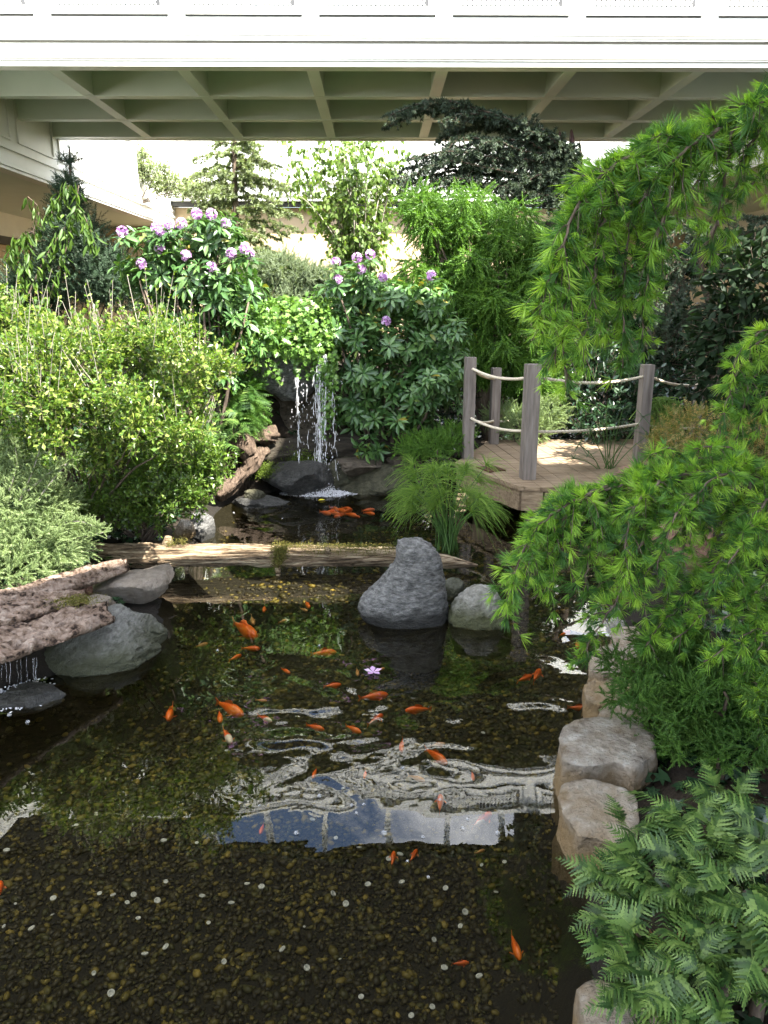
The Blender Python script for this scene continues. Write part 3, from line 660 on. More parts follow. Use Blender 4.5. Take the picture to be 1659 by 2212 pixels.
bark('short bark piece bridging the two longer slabs at the left edge', onz(-160,1345,.43), onz(165,1283,.34), .5, .22, .02, 12.2)
# driftwood stump left of the waterfall
t = thing('driftwood', 'twisted brown driftwood root left of the waterfall', 'driftwood', at(520, 1060, 7.9))
def root(pts, r0, r1, seed): 
    Pq = lerp_path([at(*p) for p in pts], 40); noisy_tube(Pq, np.linspace(r0, r1, 40)*(1+.25*np.sin(np.linspace(0,7,40)+seed)), 26, seed, .45, 5, ridg=.2).build('root_arm', M['drift'], t)
root([(500,950,7.9),(525,960,7.8),(545,985,7.8),(540,1010,7.75),(515,1035,7.7),(470,1075,7.5)], .11, .05, 1.1)
root([(575,975,8.1),(555,985,7.9),(535,1015,7.8),(500,1050,7.7)], .07, .06, 4.6)
root([(590,940,8.3),(550,945,8.1),(505,955,7.9),(485,985,7.8)], .09, .04, 8.3)
root([(465,1065,7.4),(500,1050,7.5),(525,1020,7.6)], .06, .05, 6.3)
P = lerp_path([at(540,985,8.3), at(640,975,8.5), at(760,965,8.6), at(900,985,8.7)], 60)
t = thing('mossy_log', 'dark rotten mossy log lying behind the waterfall', 'log', P[0])
noisy_tube(P, np.full(60, .17), 30, 9.1, .2, 5, ridg=.12).build('trunk', M['oldlog'], t)
mm = MB(); moss_patch(mm, [at(x, 985+ (x-590)*.1, 8.32) for x in range(570, 690, 6)], 2500, (.06,.03,.05), .03, 4); moss_patch(mm, [at(x, 1015, 8.05) for x in range(553, 585, 5)], 1600, (.05,.05,.04), .03, 5)
mm.build('moss', M['mossgreen'], t)
# ------------------------------------------------------------------ leaf and needle templates (unit length along +Y)
def tmpl(V, *Fs): return (np.array(V, float), list(Fs))
T_LEAF = tmpl([(0,0,0),(-.20,.35,.05),(.20,.35,.05),(-.17,.7,.02),(.17,.7,.02),(0,1,-.06),(0,.4,-.03),(0,.72,-.04)], [(0,6,1),(0,2,6),(3,7,5),(7,4,5)], [(1,6,7,3),(6,2,4,7)])
T_SPAT = tmpl([(0,0,0),(-.24,.6,.04),(.24,.6,.04),(0,1,-.03),(0,.55,-.04)], [(0,4,1),(0,2,4),(1,4,3),(4,2,3)])
T_LONG = tmpl([(0,0,0),(-.12,.3,.05),(.12,.3,.05),(-.135,.65,.02),(.135,.65,.02),(0,1,-.14),(0,.3,0),(0,.65,-.04)], [(0,6,1),(0,2,6),(3,7,5),(7,4,5)], [(1,6,7,3),(6,2,4,7)])
T_IVY = tmpl([(0,0,0),(-.5,.18,.02),(-.22,.42,.03),(-.42,.72,-.02),(-.12,.68,.03),(0,1.05,-.05),(.12,.68,.03),(.42,.72,-.02),(.22,.42,.03),(.5,.18,.02),(0,.4,-.04)],
             [(10,0,1),(10,1,2),(10,2,3),(10,3,4),(10,4,5),(10,5,6),(10,6,7),(10,7,8),(10,8,9),(10,9,0)])
T_BIRCH = tmpl([(0,0,0),(-.34,.3,.03),(.34,.3,.03),(0,1,-.08),(0,.35,-.04)], [(0,4,1),(0,2,4),(1,4,3),(4,2,3)])
T_NEED = tmpl([(-.5,0,0),(.5,0,0),(0,1,0)], [(0,1,2)])
T_BLADE = tmpl([(-.5,0,0),(.5,0,0),(-.42,.6,.0),(.42,.6,0),(0,1,0)], [(2,3,4)], [(0,1,3,2)])
T_STICK = tmpl([(-.5,0,-.3),(.5,0,-.3),(0,0,.58),(-.3,1,-.2),(.3,1,-.2),(0,1,.34)], [(0,1,4,3),(1,2,5,4),(2,0,3,5)])
def feather(n, w, up=.0, tip=.25, seed=0, thin=.16, lean=.6):
    """flat spray: short pointed leaflets both sides of a rib"""
    V, Fc = [], []
    for i in range(n):
        y = (i+.4)/n; L = w*(1-(1-tip)*y)*(.75+.25*math.sin(min(1, y*4)*math.pi/2))
        for s in (-1, 1):
            b = len(V); a = (s*L, y+L*lean, up*L)
            V += [(0, y-thin*w*.5, 0), (0, y+thin*w*.9, 0), a]; Fc.append((b, b+1, b+2))
    return tmpl(V, Fc)
def bottle(n, w, lean=.8, seed=0, thin=.10):
    """round spray: awl leaves all round a rib, with the rib itself"""
    r = random.Random(seed); V, Fc = [], []
    for i in range(n):
        y = (i+.3)/n; L = w*(1-.55*y); th = i*2.4+r.uniform(-.3,.3)
        c, s_ = math.cos(th), math.sin(th); b = len(V)
        V += [(-s_*thin*w, y, c*thin*w), (s_*thin*w, y, -c*thin*w), (c*L, y+L*lean, s_*L)]; Fc.append((b, b+1, b+2))
    return tmpl(V, Fc)
T_JUN = bottle(30, .20, 1.4, 1, .15); T_CRYP = bottle(26, .16, 1.5, 2, .20); T_YEW = bottle(22, .26, .8, 3, .14)
T_FLATCY = feather(9, .30, .05, .3)

def vrand(r_, n): return unit(r_.normal(0, 1, (n, 3)))
def blobs_w(bl):
    out_ = []
    for (px, py, d, rx, ry, rd) in bl:
        k = pxm(px, py, d); out_.append((at(px, py, d), np.array([rx*k, rd, ry*k])))
    return out_
def in_blobs(r_, bw, n, shell=.55, zmin=None):
    w = np.array([b[1].prod()**.67 for b in bw]); w /= w.sum(); idx = r_.choice(len(bw), n, p=w)
    C = np.array([b[0] for b in bw])[idx]; Rr = np.array([b[1] for b in bw])[idx]; d = vrand(r_, n)
    rad = (shell+(1-shell)*r_.random(n)**.5)*(1+.12*r_.normal(0,1,n)); P = C+d*Rr*rad[:,None]; O = unit(d/Rr)
    if zmin is not None:
        k = P[:,2] > zmin; P, O = P[k], O[k]
    return P, O
UPZ = np.array([0,0,1.0])
def limbs(name, base, targets, r0, r1, mat, parent, seed=0, sides=6, bend=.25):
    r_ = np.random.default_rng(seed); mb = MB()
    for T_ in targets:
        b = np.array(base)+r_.normal(0, .03, 3)*np.array([1,1,0]); m = b*.5+T_*.5; m[2] += bend*np.linalg.norm(T_-b)*.4; m += r_.normal(0, .06, 3)
        s = np.linspace(0,1,9)[:,None]; P = (1-s)**2*b+2*s*(1-s)*m+s*s*T_; P[1:-1] += r_.normal(0, .012, (7,3))
        mb.tube(P, np.linspace(r0, r1, 9), sides)
    return mb.build(name, mat, parent)
def shrub(name, label, cat, base, bl, seed, n_tw, tw_len, n_lf, lf, size, mat, twmat, tm=T_LEAF, lift=.4, twr=.0035, shell=.55, spread=.9, n_limb=9, r0=.022, zmin=None, leaf_lift=.2, group=None, start=.05, wander=.5, lean=(0,0,0)):
    r_ = np.random.default_rng(seed); t = thing(name, label, cat, base, group); bw = blobs_w(bl)
    P, O = in_blobs(r_, bw, n_tw, shell, zmin); n = len(P)
    d = unit(O+UPZ*lift+r_.normal(0, wander*.6, (n,3))+np.array(lean)); Ln = tw_len*r_.uniform(.6, 1.25, n); st = P-d*Ln[:,None]*.6
    mbt = MB().scatter(T_STICK, st, d, vrand(r_, n), Ln, np.full(n, twr*2))
    mbt.build('twigs', twmat, t)
    k = n_lf; tt = start+(1-start)*(np.arange(k)+.5)[None]/k+r_.normal(0,.02,(n,k)); LP = st[:,None]+d[:,None]*(Ln[:,None]*tt)[...,None]
    side = vrand(r_, n*k).reshape(n,k,3); dd = np.repeat(d[:,None], k, 1); ld = unit(dd*.6+side*spread+UPZ*leaf_lift)
    sz = size*r_.uniform(.42, 1.28, (n,k)); nrm = unit(UPZ*.7+r_.normal(0,.6,(n,k,3)))
    MB().scatter(tm, LP.reshape(-1,3), ld.reshape(-1,3), nrm.reshape(-1,3), sz.ravel()).build('leaves', mat, t)
    if n_limb:
        q = r_.choice(n, min(n_limb, n), replace=False); limbs('branches', base, st[q], r0, twr*1.5, twmat, t, seed)
    return t, bw, r_
def sprayplant(name, label, cat, base, bl, seed, n, size, mat, tm, twmat, shell=.5, lift=.2, droop=0.0, lean=(0,0,0), n_limb=8, r0=.02, zmin=None, wsc=1.0, inner=.35, tilt=.5):
    r_ = np.random.default_rng(seed); t = thing(name, label, cat, base); bw = blobs_w(bl)
    P, O = in_blobs(r_, bw, n, shell, zmin); n = len(P)
    d = unit(O+UPZ*(lift-droop)+r_.normal(0, tilt*.6, (n,3))+np.array(lean)); sz = size*r_.uniform(.55, 1.3, n)
    MB().scatter(tm, P-d*sz[:,None]*inner, d, unit(UPZ+r_.normal(0,.5,(n,3))), sz, sz*wsc).build('foliage', mat, t)
    if n_limb:
        q = r_.choice(n, n_limb, replace=False); limbs('branches', base, P[q]-d[q]*size*.5, r0, .005, twmat, t, seed)
    return t, bw, r_
def gz(p): return (p[0], p[1], float(ground_z(np.array([p[0]]), np.array([p[1]]))[0])-.03)

class Strands:
    """needle-tufted shoots hung along given paths"""
    def __init__(s, seed): s.r = np.random.default_rng(seed); s.P = []; s.D = []; s.tw = MB(); s.k = seed
    def path(s, pts, r0, r1, gap=.016, side_gap=.05, side=(.06,.2), droop=.9, flat=False, main=True, outv=None, side_t0=0.0, taper=True):
        r_ = s.r; n = max(12, int(np.sum(np.linalg.norm(np.diff(np.asarray(pts), axis=0), axis=1))/.03))
        Q = lerp_path(smooth_path(pts), n); Q[1:-1] += r_.normal(0, .004, (n-2,3)); s.tw.tube(Q, np.linspace(r0, r1, n), 5)
        T = unit(np.gradient(Q, axis=0)); L = np.linalg.norm(np.diff(Q, axis=0), axis=1).sum()
        if main:
            m = max(2, int(L/gap)); u = np.linspace(.02, 1, m); Pm = np.stack([np.interp(u*(n-1), np.arange(n), Q[:,i]) for i in range(3)], 1); Tm = unit(np.stack([np.interp(u*(n-1), np.arange(n), T[:,i]) for i in range(3)], 1))
            s.P.append(Pm); s.D.append(unit(Tm*.75+vrand(r_, m)*.8+UPZ*.15))
        ms = int(L/side_gap)
        for i in range(ms):
            u = side_t0+(1-side_t0)*(i+r_.random())/max(ms,1); j = min(n-1, int(u*(n-1))); p = Q[j]; tt = T[j]; v = vrand(r_, 1)[0]
            if flat: v[2] *= .25
            v = unit(v-np.dot(v,tt)*tt*.5+tt*.45); ln = r_.uniform(*side)*((1-.6*u) if taper else 1)
            w = np.linspace(0, 1, 7)[:,None]; B_ = p+v*ln*w-UPZ*(droop*ln*w**2); s.tw.tube(B_, np.linspace(max(r1, .0022), .0012, 7), 3, cap=False)
            m = max(2, int(ln/gap)); u2 = np.linspace(.12, 1, m); Pm = np.stack([np.interp(u2*6, np.arange(7), B_[:,i_]) for i_ in range(3)], 1); Tb = unit(np.gradient(B_, axis=0)); Tm = unit(np.stack([np.interp(u2*6, np.arange(7), Tb[:,i_]) for i_ in range(3)], 1))
            s.P.append(Pm); s.D.append(unit(Tm*.8+vrand(r_, m)*.7+UPZ*.1))
    def needles(s, k, ln, w, spread=1.0):
        """each tuft is one island: k kite-shaped needles sharing their foot"""
        P = np.concatenate(s.P); D = np.concatenate(s.D); n = len(P); r_ = s.r
        v = vrand(r_, n*k).reshape(n,k,3); a = unit(D[:,None]+v*spread*r_.uniform(.35,1,(n,k,1)))
        sz = (ln*r_.uniform(.65, 1.15, (n,k))*r_.uniform(.55,1.2,(n,1)))[...,None]
        x = unit(np.cross(a, vrand(r_, n*k).reshape(n,k,3)))*w*.5; mid = P[:,None]+a*sz*.45
        V = np.concatenate([P[:,None], np.stack([mid-x, P[:,None]+a*sz, mid+x], 2).reshape(n, 3*k, 3)], 1)
        b = (np.arange(n)*(3*k+1))[:,None]; q = np.arange(k)[None]*3
        Fq = np.stack([np.broadcast_to(b, (n,k)), b+q+1, b+q+2, b+q+3], -1).reshape(-1,4)
        return MB().add(V.reshape(-1,3), Fq)
def mini(bl, n, r, seed, rd=.2):
    """break big envelopes into many small clumps with gaps between"""
    r_ = np.random.default_rng(seed); out_ = []
    w = np.array([b[3]*b[4] for b in bl], float); w /= w.sum()
    for i in r_.choice(len(bl), n, p=w):
        px, py, d, rx, ry, q = bl[i]; v = unit(r_.normal(0,1,3))*r_.random()**.4; k = r*r_.uniform(.6,1.4)
        out_.append((px+v[0]*rx, py+v[1]*ry, d+v[2]*q, k*r_.uniform(.9,1.4), k*r_.uniform(.7,1.1), rd*k/r))
    return out_
def smooth_path(pts, it=2):
    P = np.asarray(pts, float)
    for _ in range(it):
        if len(P) < 3: break
        q = [P[0]]
        for a, b in zip(P[:-1], P[1:]): q += [a*.75+b*.25, a*.25+b*.75]
        q.append(P[-1]); P = np.array(q)
    return P
def pxpath(pts, d): return [at(p[0], p[1], p[2] if len(p) > 2 else d) for p in pts]

# leaf colours
M['lf_small'] = leafmat('small_shrub_leaf', [(.035,.08,.010),(.075,.145,.02),(.14,.215,.03),(.26,.30,.08)], .35, .35, .5)
M['lf_low'] = leafmat('low_shrub_leaf', [(.035,.075,.010),(.07,.13,.018),(.13,.20,.03)], .4, .3, .5)
M['lf_rhodo'] = leafmat('rhododendron_leaf', [(.03,.075,.02),(.05,.115,.03),(.08,.16,.04),(.095,.17,.045),(.24,.18,.02)], .38, .2, .5, [0,.4,.8,.975,1])
M['lf_ivy'] = leafmat('ivy_leaf', [(.055,.12,.02),(.10,.20,.035),(.16,.27,.055)], .4, .3, .45)
M['lf_birch'] = leafmat('birch_leaf', [(.09,.15,.035),(.14,.22,.055),(.20,.28,.09)], .45, .4, .4)
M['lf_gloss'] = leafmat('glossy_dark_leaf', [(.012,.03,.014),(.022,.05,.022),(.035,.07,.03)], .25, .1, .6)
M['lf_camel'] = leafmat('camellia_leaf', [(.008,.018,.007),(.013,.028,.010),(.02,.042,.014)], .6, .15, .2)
M['nd_larch'] = leafmat('soft_lime_needle', [(.028,.085,.025),(.07,.175,.033),(.20,.37,.045),(.38,.55,.08)], .5, .42, .35, None, (1.5,1.5,.6), .25)
M['nd_dark'] = leafmat('blue_black_needle', [(.028,.044,.026),(.05,.074,.044),(.095,.122,.082)], .55, .1, .3, None, None, .6)
M['nd_spruce'] = leafmat('dark_spruce_needle', [(.016,.034,.018),(.03,.055,.028),(.05,.08,.042)], .55, .1, .3, None, None, .5)
M['nd_back'] = leafmat('pale_green_needle', [(.13,.17,.08),(.21,.26,.13),(.32,.36,.22)], .5, .25, .3, None, None, .4)
M['nd_pale'] = leafmat('pale_juniper_spray', [(.10,.13,.075),(.15,.19,.11),(.20,.24,.15)], .6, .25, .3, None, None, .4)
M['nd_jun_l'] = leafmat('grey_juniper_spray', [(.10,.15,.06),(.18,.24,.10),(.28,.34,.17)], .6, .25, .3, None, None, .4)
M['nd_jun_r'] = leafmat('green_juniper_spray', [(.018,.055,.010),(.05,.115,.018),(.11,.20,.034)], .55, .25, .3, None, None, .5)
M['nd_cryp'] = leafmat('bright_cedar_spray', [(.035,.09,.015),(.07,.15,.022),(.13,.24,.03),(.12,.05,.015)], .5, .3, .3, [0,.45,.97,1], None, .4)
M['lf_fern'] = leafmat('fern_frond', [(.014,.038,.008),(.034,.075,.015),(.072,.128,.026),(.125,.19,.045)], .45, .12, .3)
M['lf_gold'] = leafmat('golden_tip', [(.05,.09,.02),(.10,.13,.03),(.25,.19,.06),(.38,.25,.11)], .6, .3, .3)
M['lf_lime'] = leafmat('lime_tassel', [(.10,.19,.03),(.16,.26,.05)], .6, .35, .3)
M['blade'] = leafmat('papyrus_thread', [(.08,.17,.022),(.15,.27,.035),(.24,.36,.06)], .5, .3, .3)
M['blade_dk'] = leafmat('sedge_blade', [(.025,.06,.02),(.045,.095,.03)], .45, .25, .35)
M['petal'] = leafmat('purple_petal', [(.42,.19,.44),(.54,.30,.56),(.64,.45,.66),(.74,.62,.75)], .6, .35, .2, None, (1.1,1,1.2))
M['vine'] = leafmat('vine_leaf', [(.03,.065,.01),(.05,.10,.014),(.085,.15,.02)], .5, .3, .3)

# ------------------------------------------------------------------ far plants
# cedar with a straight trunk in front of the back wall
d = 17.0; base = gz(at(512, 700, d)); t = thing('cedar_tree', 'pale green cedar with one straight trunk and tiered branches in front of the back wall', 'tree', base)
top = at(505, 255, d); MB().tube([base, at(512, 620, d), at(510, 480, d), at(507, 380, d), top], [.09,.075,.065,.055,.04], 9, wob=.2).build('trunk', M['bark'], t)
st = Strands(5); k = pxm(508, 450, d); r_ = np.random.default_rng(3)
for py in np.arange(285, 640, 13):
    for q in range(3):
        th = r_.uniform(0, 2*math.pi); ln = (46+ .44*(py-285))*k*r_.uniform(.6,1.15); c = at(508, py, d); v = np.array([math.cos(th), math.sin(th)*.7, 0])
        if r_.random() < .5: v = np.array([math.copysign(1, v[0]), v[1]*.4, 0]); ln *= 1.15
        st.path([c, c+v*ln*.5+UPZ*.05*ln, c+v*ln-UPZ*.12*ln], .014, .005, .03, .085, (.15,.4), .35, True)
st.tw.build('branches', M['bark'], t); st.needles(20, .085, .013, 1.1).build('foliage', M['nd_back'], t)
# birch
d = 17.4; base = gz(at(775, 680, d)); t = thing('birch', 'slender birch clump with fresh hanging leaves against the back wall', 'tree', base); mb = MB(); r_ = np.random.default_rng(8); tips = []
for i in range(28):
    x1 = 610+290*r_.random(); y1 = r_.uniform(270, 430); x0 = 760+40*r_.random()
    P = lerp_path(smooth_path([base+r_.normal(0,.05,3)*[1,1,0], at(x0+ (x1-x0)*.2, 560, d+r_.normal(0,.2)), at(x0+(x1-x0)*.65, 440, d+r_.normal(0,.3)), at(x1, y1, d+r_.normal(0,.4))]), 24); mb.tube(P, np.linspace(.028 if i else .05, .006, 24), 5); tips.append(P)
mb.build('stems', M['palebark'], t)
st = MB(); LP = []
for P in tips:
    for q in range(46):
        j = r_.integers(5, 24); p = P[j]; v = unit(np.array([r_.normal(), r_.normal()*.8, .5*r_.normal()+.1])); ln = r_.uniform(.15,.55); w = np.linspace(0,1,6)[:,None]; B_ = p+v*ln*w-UPZ*.5*ln*w**2
        st.tube(B_, np.linspace(.005,.002,6), 3, cap=False); u = r_.random(8); LP.append(np.stack([np.interp(u*5, np.arange(6), B_[:,i_]) for i_ in range(3)], 1))
st.build('twigs', M['bark'], t); LP = np.concatenate(LP); n = len(LP)
MB().scatter(T_BIRCH, LP, unit(r_.normal(0,.5,(n,3))-UPZ*.8), vrand(r_, n), r_.uniform(.08,.15,n)).build('leaves', M['lf_birch'], t)
# small trailing plant high on the left fascia
shrub('trailing_plant', 'thin trailing plant hanging over the sunlit white left fascia', 'plant', at(300, 440, 19.5), [(295,345,19.5,28,30,.25),(330,375,19.5,45,25,.25),(375,400,19.5,50,20,.3),(420,410,19,35,18,.3)], 21, 900, .25, 8, T_LEAF, .085, M['nd_back'], M['bark'], T_LONG, -.2, n_limb=6, r0=.012)
# pale juniper in front of the beige wall
sprayplant('pale_juniper', 'pale sunlit juniper between the two rhododendrons', 'shrub', gz(at(600,680,9.8)), [(600,585,9.8,65,35,.4),(560,605,9.8,40,25,.35),(660,605,9.8,55,28,.35),(600,640,9.7,85,30,.4),(700,600,9.9,40,18,.3)], 22, 2200, .15, M['nd_pale'], T_JUN, M['bark'], .3, .3, tilt=.9)
# dark spruce at the left
d = 11.3; base = gz(at(150, 720, d))
t, bw, r_ = sprayplant('dark_spruce', 'dark green dwarf spruce with a bare upright leader at the left', 'tree', base, [(150,590,d,120,70,.6),(240,610,d,70,50,.5),(60,640,d,90,70,.5),(160,510,d,75,55,.4),(150,450,d,42,50,.3),(150,410,d,26,38,.2),(210,560,d,70,35,.4),(300,600,d+.2,60,22,.3)], 23, 5200, .16, M['nd_spruce'], T_YEW, M['darktwig'], .35, .25, tilt=.8)
lead = lerp_path([at(150,430,d), at(152,380,d), at(150,322,d)], 14); mb = MB().tube(lead, np.linspace(.02,.012,14), 6)
q = np.concatenate([lead[6:], lead[6:]+r_.normal(0,.01,(8,3))]); arms = []
for (dx, dy) in ((-22,-2),(26,-4),(14,-14),(-14,-12),(-26,18),(22,22)): 
    a_ = at(150,352,d) if dy < 10 else at(151,390,d); b_ = at(150+dx*1.1, (352 if dy < 10 else 392)+dy-6, d+.05); mb.tube(lerp_path([a_,b_],6), np.linspace(.011,.006,6), 5); arms.append(lerp_path([a_,b_],7))
mb.build('leader', M['darktwig'], t); AP = np.concatenate(arms+[lead]); AP = np.repeat(AP, 5, 0); n = len(AP)
MB().scatter(T_YEW, AP, unit(vrand(r_,n)+UPZ*.4), vrand(r_,n), np.full(n,.08)).build('leader_needles', M['nd_spruce'], t)
# vine with long curled leaves climbing over the spruce
base = gz(at(60, 720, 10.9)); t = thing('climbing_vine', 'yellow green vine with long curled hanging leaves draped over the dark spruce', 'vine', base); mb = MB(); r_ = np.random.default_rng(31); LP = []
for pts in ([(40,740),(50,650),(65,570),(70,500),(90,450),(60,425)],[(90,700),(120,600),(150,520),(165,440),(170,400)],[(60,640),(95,560),(140,490),(175,450)],[(20,700),(30,640),(55,590),(60,520)],[(165,440),(190,480),(205,530)],[(70,500),(30,520),(25,560)],[(100,480),(130,430),(150,400)]):
    P = lerp_path(smooth_path(pxpath(pts, 10.7)), 40); mb.tube(P, np.linspace(.013,.005,40), 5); LP.append(P[6:])
mb.build('stems', M['bark'], t); LP = np.concatenate(LP); LP = np.repeat(LP, 2, 0)+r_.normal(0,.03,(len(LP)*2,3)); n = len(LP); LP[:,1] -= .05
MB().scatter(T_LONG, LP, unit(r_.normal(0,.35,(n,3))-UPZ), unit(r_.normal(0,1,(n,3))+[0,-.6,.2]), r_.uniform(.08,.20,n), r_.uniform(.08,.16,n)).build('leaves', M['vine'], t)

# ------------------------------------------------------------------ rhododendrons
def rhodo(label, base, bl, seed, n, size, flowers, d, stems):
    r_ = np.random.default_rng(seed); t = thing('rhododendron', label, 'shrub', base); bw = blobs_w(bl)
    P, O = in_blobs(r_, bw, n, .45); n = len(P); a = unit(O*.7+UPZ*.55+r_.normal(0,.25,(n,3)))
    FP = np.array([at(x, y, dd) for x, y, dd in flowers]); P = np.concatenate([P, FP-UPZ*.04]); a = np.concatenate([a, np.tile([0,-.25,1.0], (len(FP),1))]); a = unit(a); n = len(P)
    k = 11; th = np.arange(k)[None]*2.4+r_.random((n,1))*6; ref = vrand(r_, n); x = unit(np.cross(a, ref)); y = np.cross(a, x)
    el = r_.normal(.12,.28,(n,k)); rad = np.cos(th)[...,None]*x[:,None]+np.sin(th)[...,None]*y[:,None]; ld = unit(rad*np.cos(el)[...,None]+a[:,None]*np.sin(el)[...,None]-UPZ*.12)
    LP = P[:,None]+rad*.012-a[:,None]*(np.arange(k)*.006)[None,:,None]; sz = size*r_.uniform(.65,1.15,(n,k))
    MB().scatter(T_LONG, LP.reshape(-1,3), ld.reshape(-1,3), np.repeat(a[:,None],k,1).reshape(-1,3)+r_.normal(0,.25,(n*k,3)), sz.ravel(), sz.ravel()*1.15).build('leaves', M['lf_rhodo'], t)
    ln = r_.uniform(.1,.3,n); MB().scatter(T_STICK, P-a*ln[:,None], a, vrand(r_,n), ln, np.full(n,.009)).build('twigs', M['greenstem'], t)
    q = r_.choice(n, min(stems, n), replace=False); limbs('branches', base, P[q]-a[q]*.2, .03, .008, M['bark'], t, seed, bend=.05)
    for c in FP:
        m = 16; dv = unit(vrand(r_, m)+np.array([0,-.25,.35])); cc_ = c+dv*.034; mbf = MB()
        for i in range(m):
            ax = dv[i]; rf = unit(np.cross(ax, vrand(r_,1)[0])); bf = np.cross(ax, rf); ph = np.arange(5)*2*math.pi/5+r_.random()*2
            rd = np.cos(ph)[:,None]*rf+np.sin(ph)[:,None]*bf; mbf.scatter(T_SPAT, np.repeat(cc_[i][None],5,0), unit(rd+ax*.55), np.repeat(ax[None],5,0), np.full(5,.033), np.full(5,.050))
        mbf.build('flower_cluster', M['petal'], t)
    return t
d = 8.0
rhodo('left rhododendron with a crowd of purple blooms at its top', gz(at(440,900,7.9)), [(370,520,d,110,38,.45),(470,510,d,60,45,.4),(330,590,d,90,50,.4),(430,600,d,100,60,.5),(510,620,d,55,50,.4),(400,690,d+.2,110,60,.4),(500,720,d,70,70,.4),(480,800,d,50,60,.35)], 41, 330, .14,
      [(x,y,d-.35) for x,y in ((264,500),(350,503),(338,492),(366,486),(392,483),(425,462),(457,463),(488,484),(345,537),(402,552),(456,577),(500,548),(528,536),(538,548),(305,570))], d, 22)
d = 8.6
rhodo('right rhododendron with scattered lilac blooms in front of the birch', gz(at(830,960,8.7)), [(760,620,d,80,45,.4),(850,640,d,80,45,.4),(930,650,d,60,40,.4),(740,700,d,70,60,.4),(840,730,d,100,60,.5),(950,730,d,70,60,.4),(800,810,d,90,60,.45),(900,830,d,100,70,.5),(960,800,d,60,60,.4),(850,900,d,90,45,.4),(800,960,d-.4,35,20,.2),(770,880,d,50,40,.3)], 42, 620, .13,
      [(x,y,d-.35) for x,y in ((725,567),(771,557),(800,550),(781,582),(730,604),(828,598),(931,595),(834,694))], d, 30)
# dark laurel fill between and behind them
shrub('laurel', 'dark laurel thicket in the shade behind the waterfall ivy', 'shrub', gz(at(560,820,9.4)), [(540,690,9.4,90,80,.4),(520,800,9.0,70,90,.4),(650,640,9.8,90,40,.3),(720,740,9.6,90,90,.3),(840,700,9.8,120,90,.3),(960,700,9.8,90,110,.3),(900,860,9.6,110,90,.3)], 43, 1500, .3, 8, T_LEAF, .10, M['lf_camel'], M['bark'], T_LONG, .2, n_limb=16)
# ------------------------------------------------------------------ ivy over the waterfall
base = gz(at(640,720,9.0)); t = thing('ivy', 'sunlit bright green ivy mound hanging over the waterfall stone', 'ivy', base); r_ = np.random.default_rng(51)
bw = blobs_w([(620,690,8.7,105,45,.5),(560,720,8.6,55,45,.4),(680,700,8.55,55,55,.45),(650,745,8.35,70,30,.3),(700,770,8.3,28,60,.2),(530,690,8.7,45,35,.3),(715,720,8.5,25,45,.3)])
P, O = in_blobs(r_, bw, 5200, .7); n = len(P); ex = []
for (x0, y0, y1) in ((575,750,810),(600,770,830),(640,770,820),(705,800,930),(715,790,900),(690,790,840),(722,760,860),(560,740,800),(700,850,950),(665,780,815)):
    yy = np.arange(y0, y1, 5); ex.append(np.array([at(x0+r_.normal(0,5), y, 8.2+r_.normal(0,.03)) for y in yy]))
EX = np.concatenate(ex); P = np.concatenate([P, EX, EX+r_.normal(0,.03,EX.shape)]); O = np.concatenate([O, np.tile([0,-1.0,.2],(2*len(EX),1))]); n = len(P)
MB().scatter(T_IVY, P, unit(r_.normal(0,.7,(n,3))-UPZ*.5+O*.3), unit(O+UPZ*.5+r_.normal(0,.35,(n,3))), r_.uniform(.035,.075,n)).build('leaves', M['lf_ivy'], t)
mb = MB()
for e in ex: mb.tube(e+np.array([0,.02,0]), .003, 4)
for q in range(60):
    a_, b_ = P[r_.integers(0,4000)], P[r_.integers(0,4000)]
    if np.linalg.norm(a_-b_) < .5: mb.tube(lerp_path([a_, (a_+b_)/2+r_.normal(0,.03,3), b_], 6), .004, 4)
mb.build('stems', M['bark'], t)
# ------------------------------------------------------------------ big leafy shrub at the left
d = 5.2
base = gz(at(180, 1010, 6.0))
t, bw, r_ = shrub('leafy_shrub', 'tall sunlit small leaved shrub with pale wiry twigs at the left', 'shrub', base, mini([(60,770,d,110,100,.5),(190,770,d,120,95,.55),(310,790,d,110,95,.5),(410,820,d,70,90,.4),(90,900,d-.1,120,100,.5),(230,900,d-.1,130,100,.5),(360,920,d,90,90,.45),(20,700,d+.3,50,55,.3)], 70, 36, 6, .17), 61, 2300, .25, 19, T_SPAT, .040, M['lf_small'], M['bark'], T_SPAT, .45, .0009, .15, n_limb=30, r0=.014, wander=.9)
P, O = in_blobs(r_, bw, 420, .8); k = O[:,2] > .2; P, O = P[k], O[k]; n = len(P); dv = unit(O*.5+UPZ+r_.normal(0,.3,(n,3))); ln = r_.uniform(.12,.36,n)
MB().scatter(T_STICK, P, dv, vrand(r_,n), ln, np.full(n,.0045)).build('bare_shoots', M['palebark'], t)
u = r_.random((n,11)); LP = (P[:,None]+dv[:,None]*(ln[:,None]*u)[...,None]).reshape(-1,3); MB().scatter(T_SPAT, LP, unit(np.repeat(dv,11,0)+vrand(r_,n*11)), vrand(r_,n*11), r_.uniform(.018,.038,n*11)).build('shoot_leaves', M['lf_small'], t)
shrub('leafy_shrub', 'low spreading bright green shrub touching the water behind the log', 'shrub', gz(at(300,1090,6.0)), mini([(250,1010,5.95,110,70,.4),(370,1010,5.9,95,70,.4),(300,1090,5.8,130,60,.4),(400,1090,5.8,65,60,.35),(200,1110,5.8,80,50,.3),(440,1030,5.9,40,70,.3),(120,1010,6.0,90,60,.4)], 46, 32, 7, .15), 62, 1700, .21, 18, T_SPAT, .042, M['lf_low'], M['bark'], T_SPAT, .25, .0009, .15, n_limb=20, r0=.012, wander=.9)
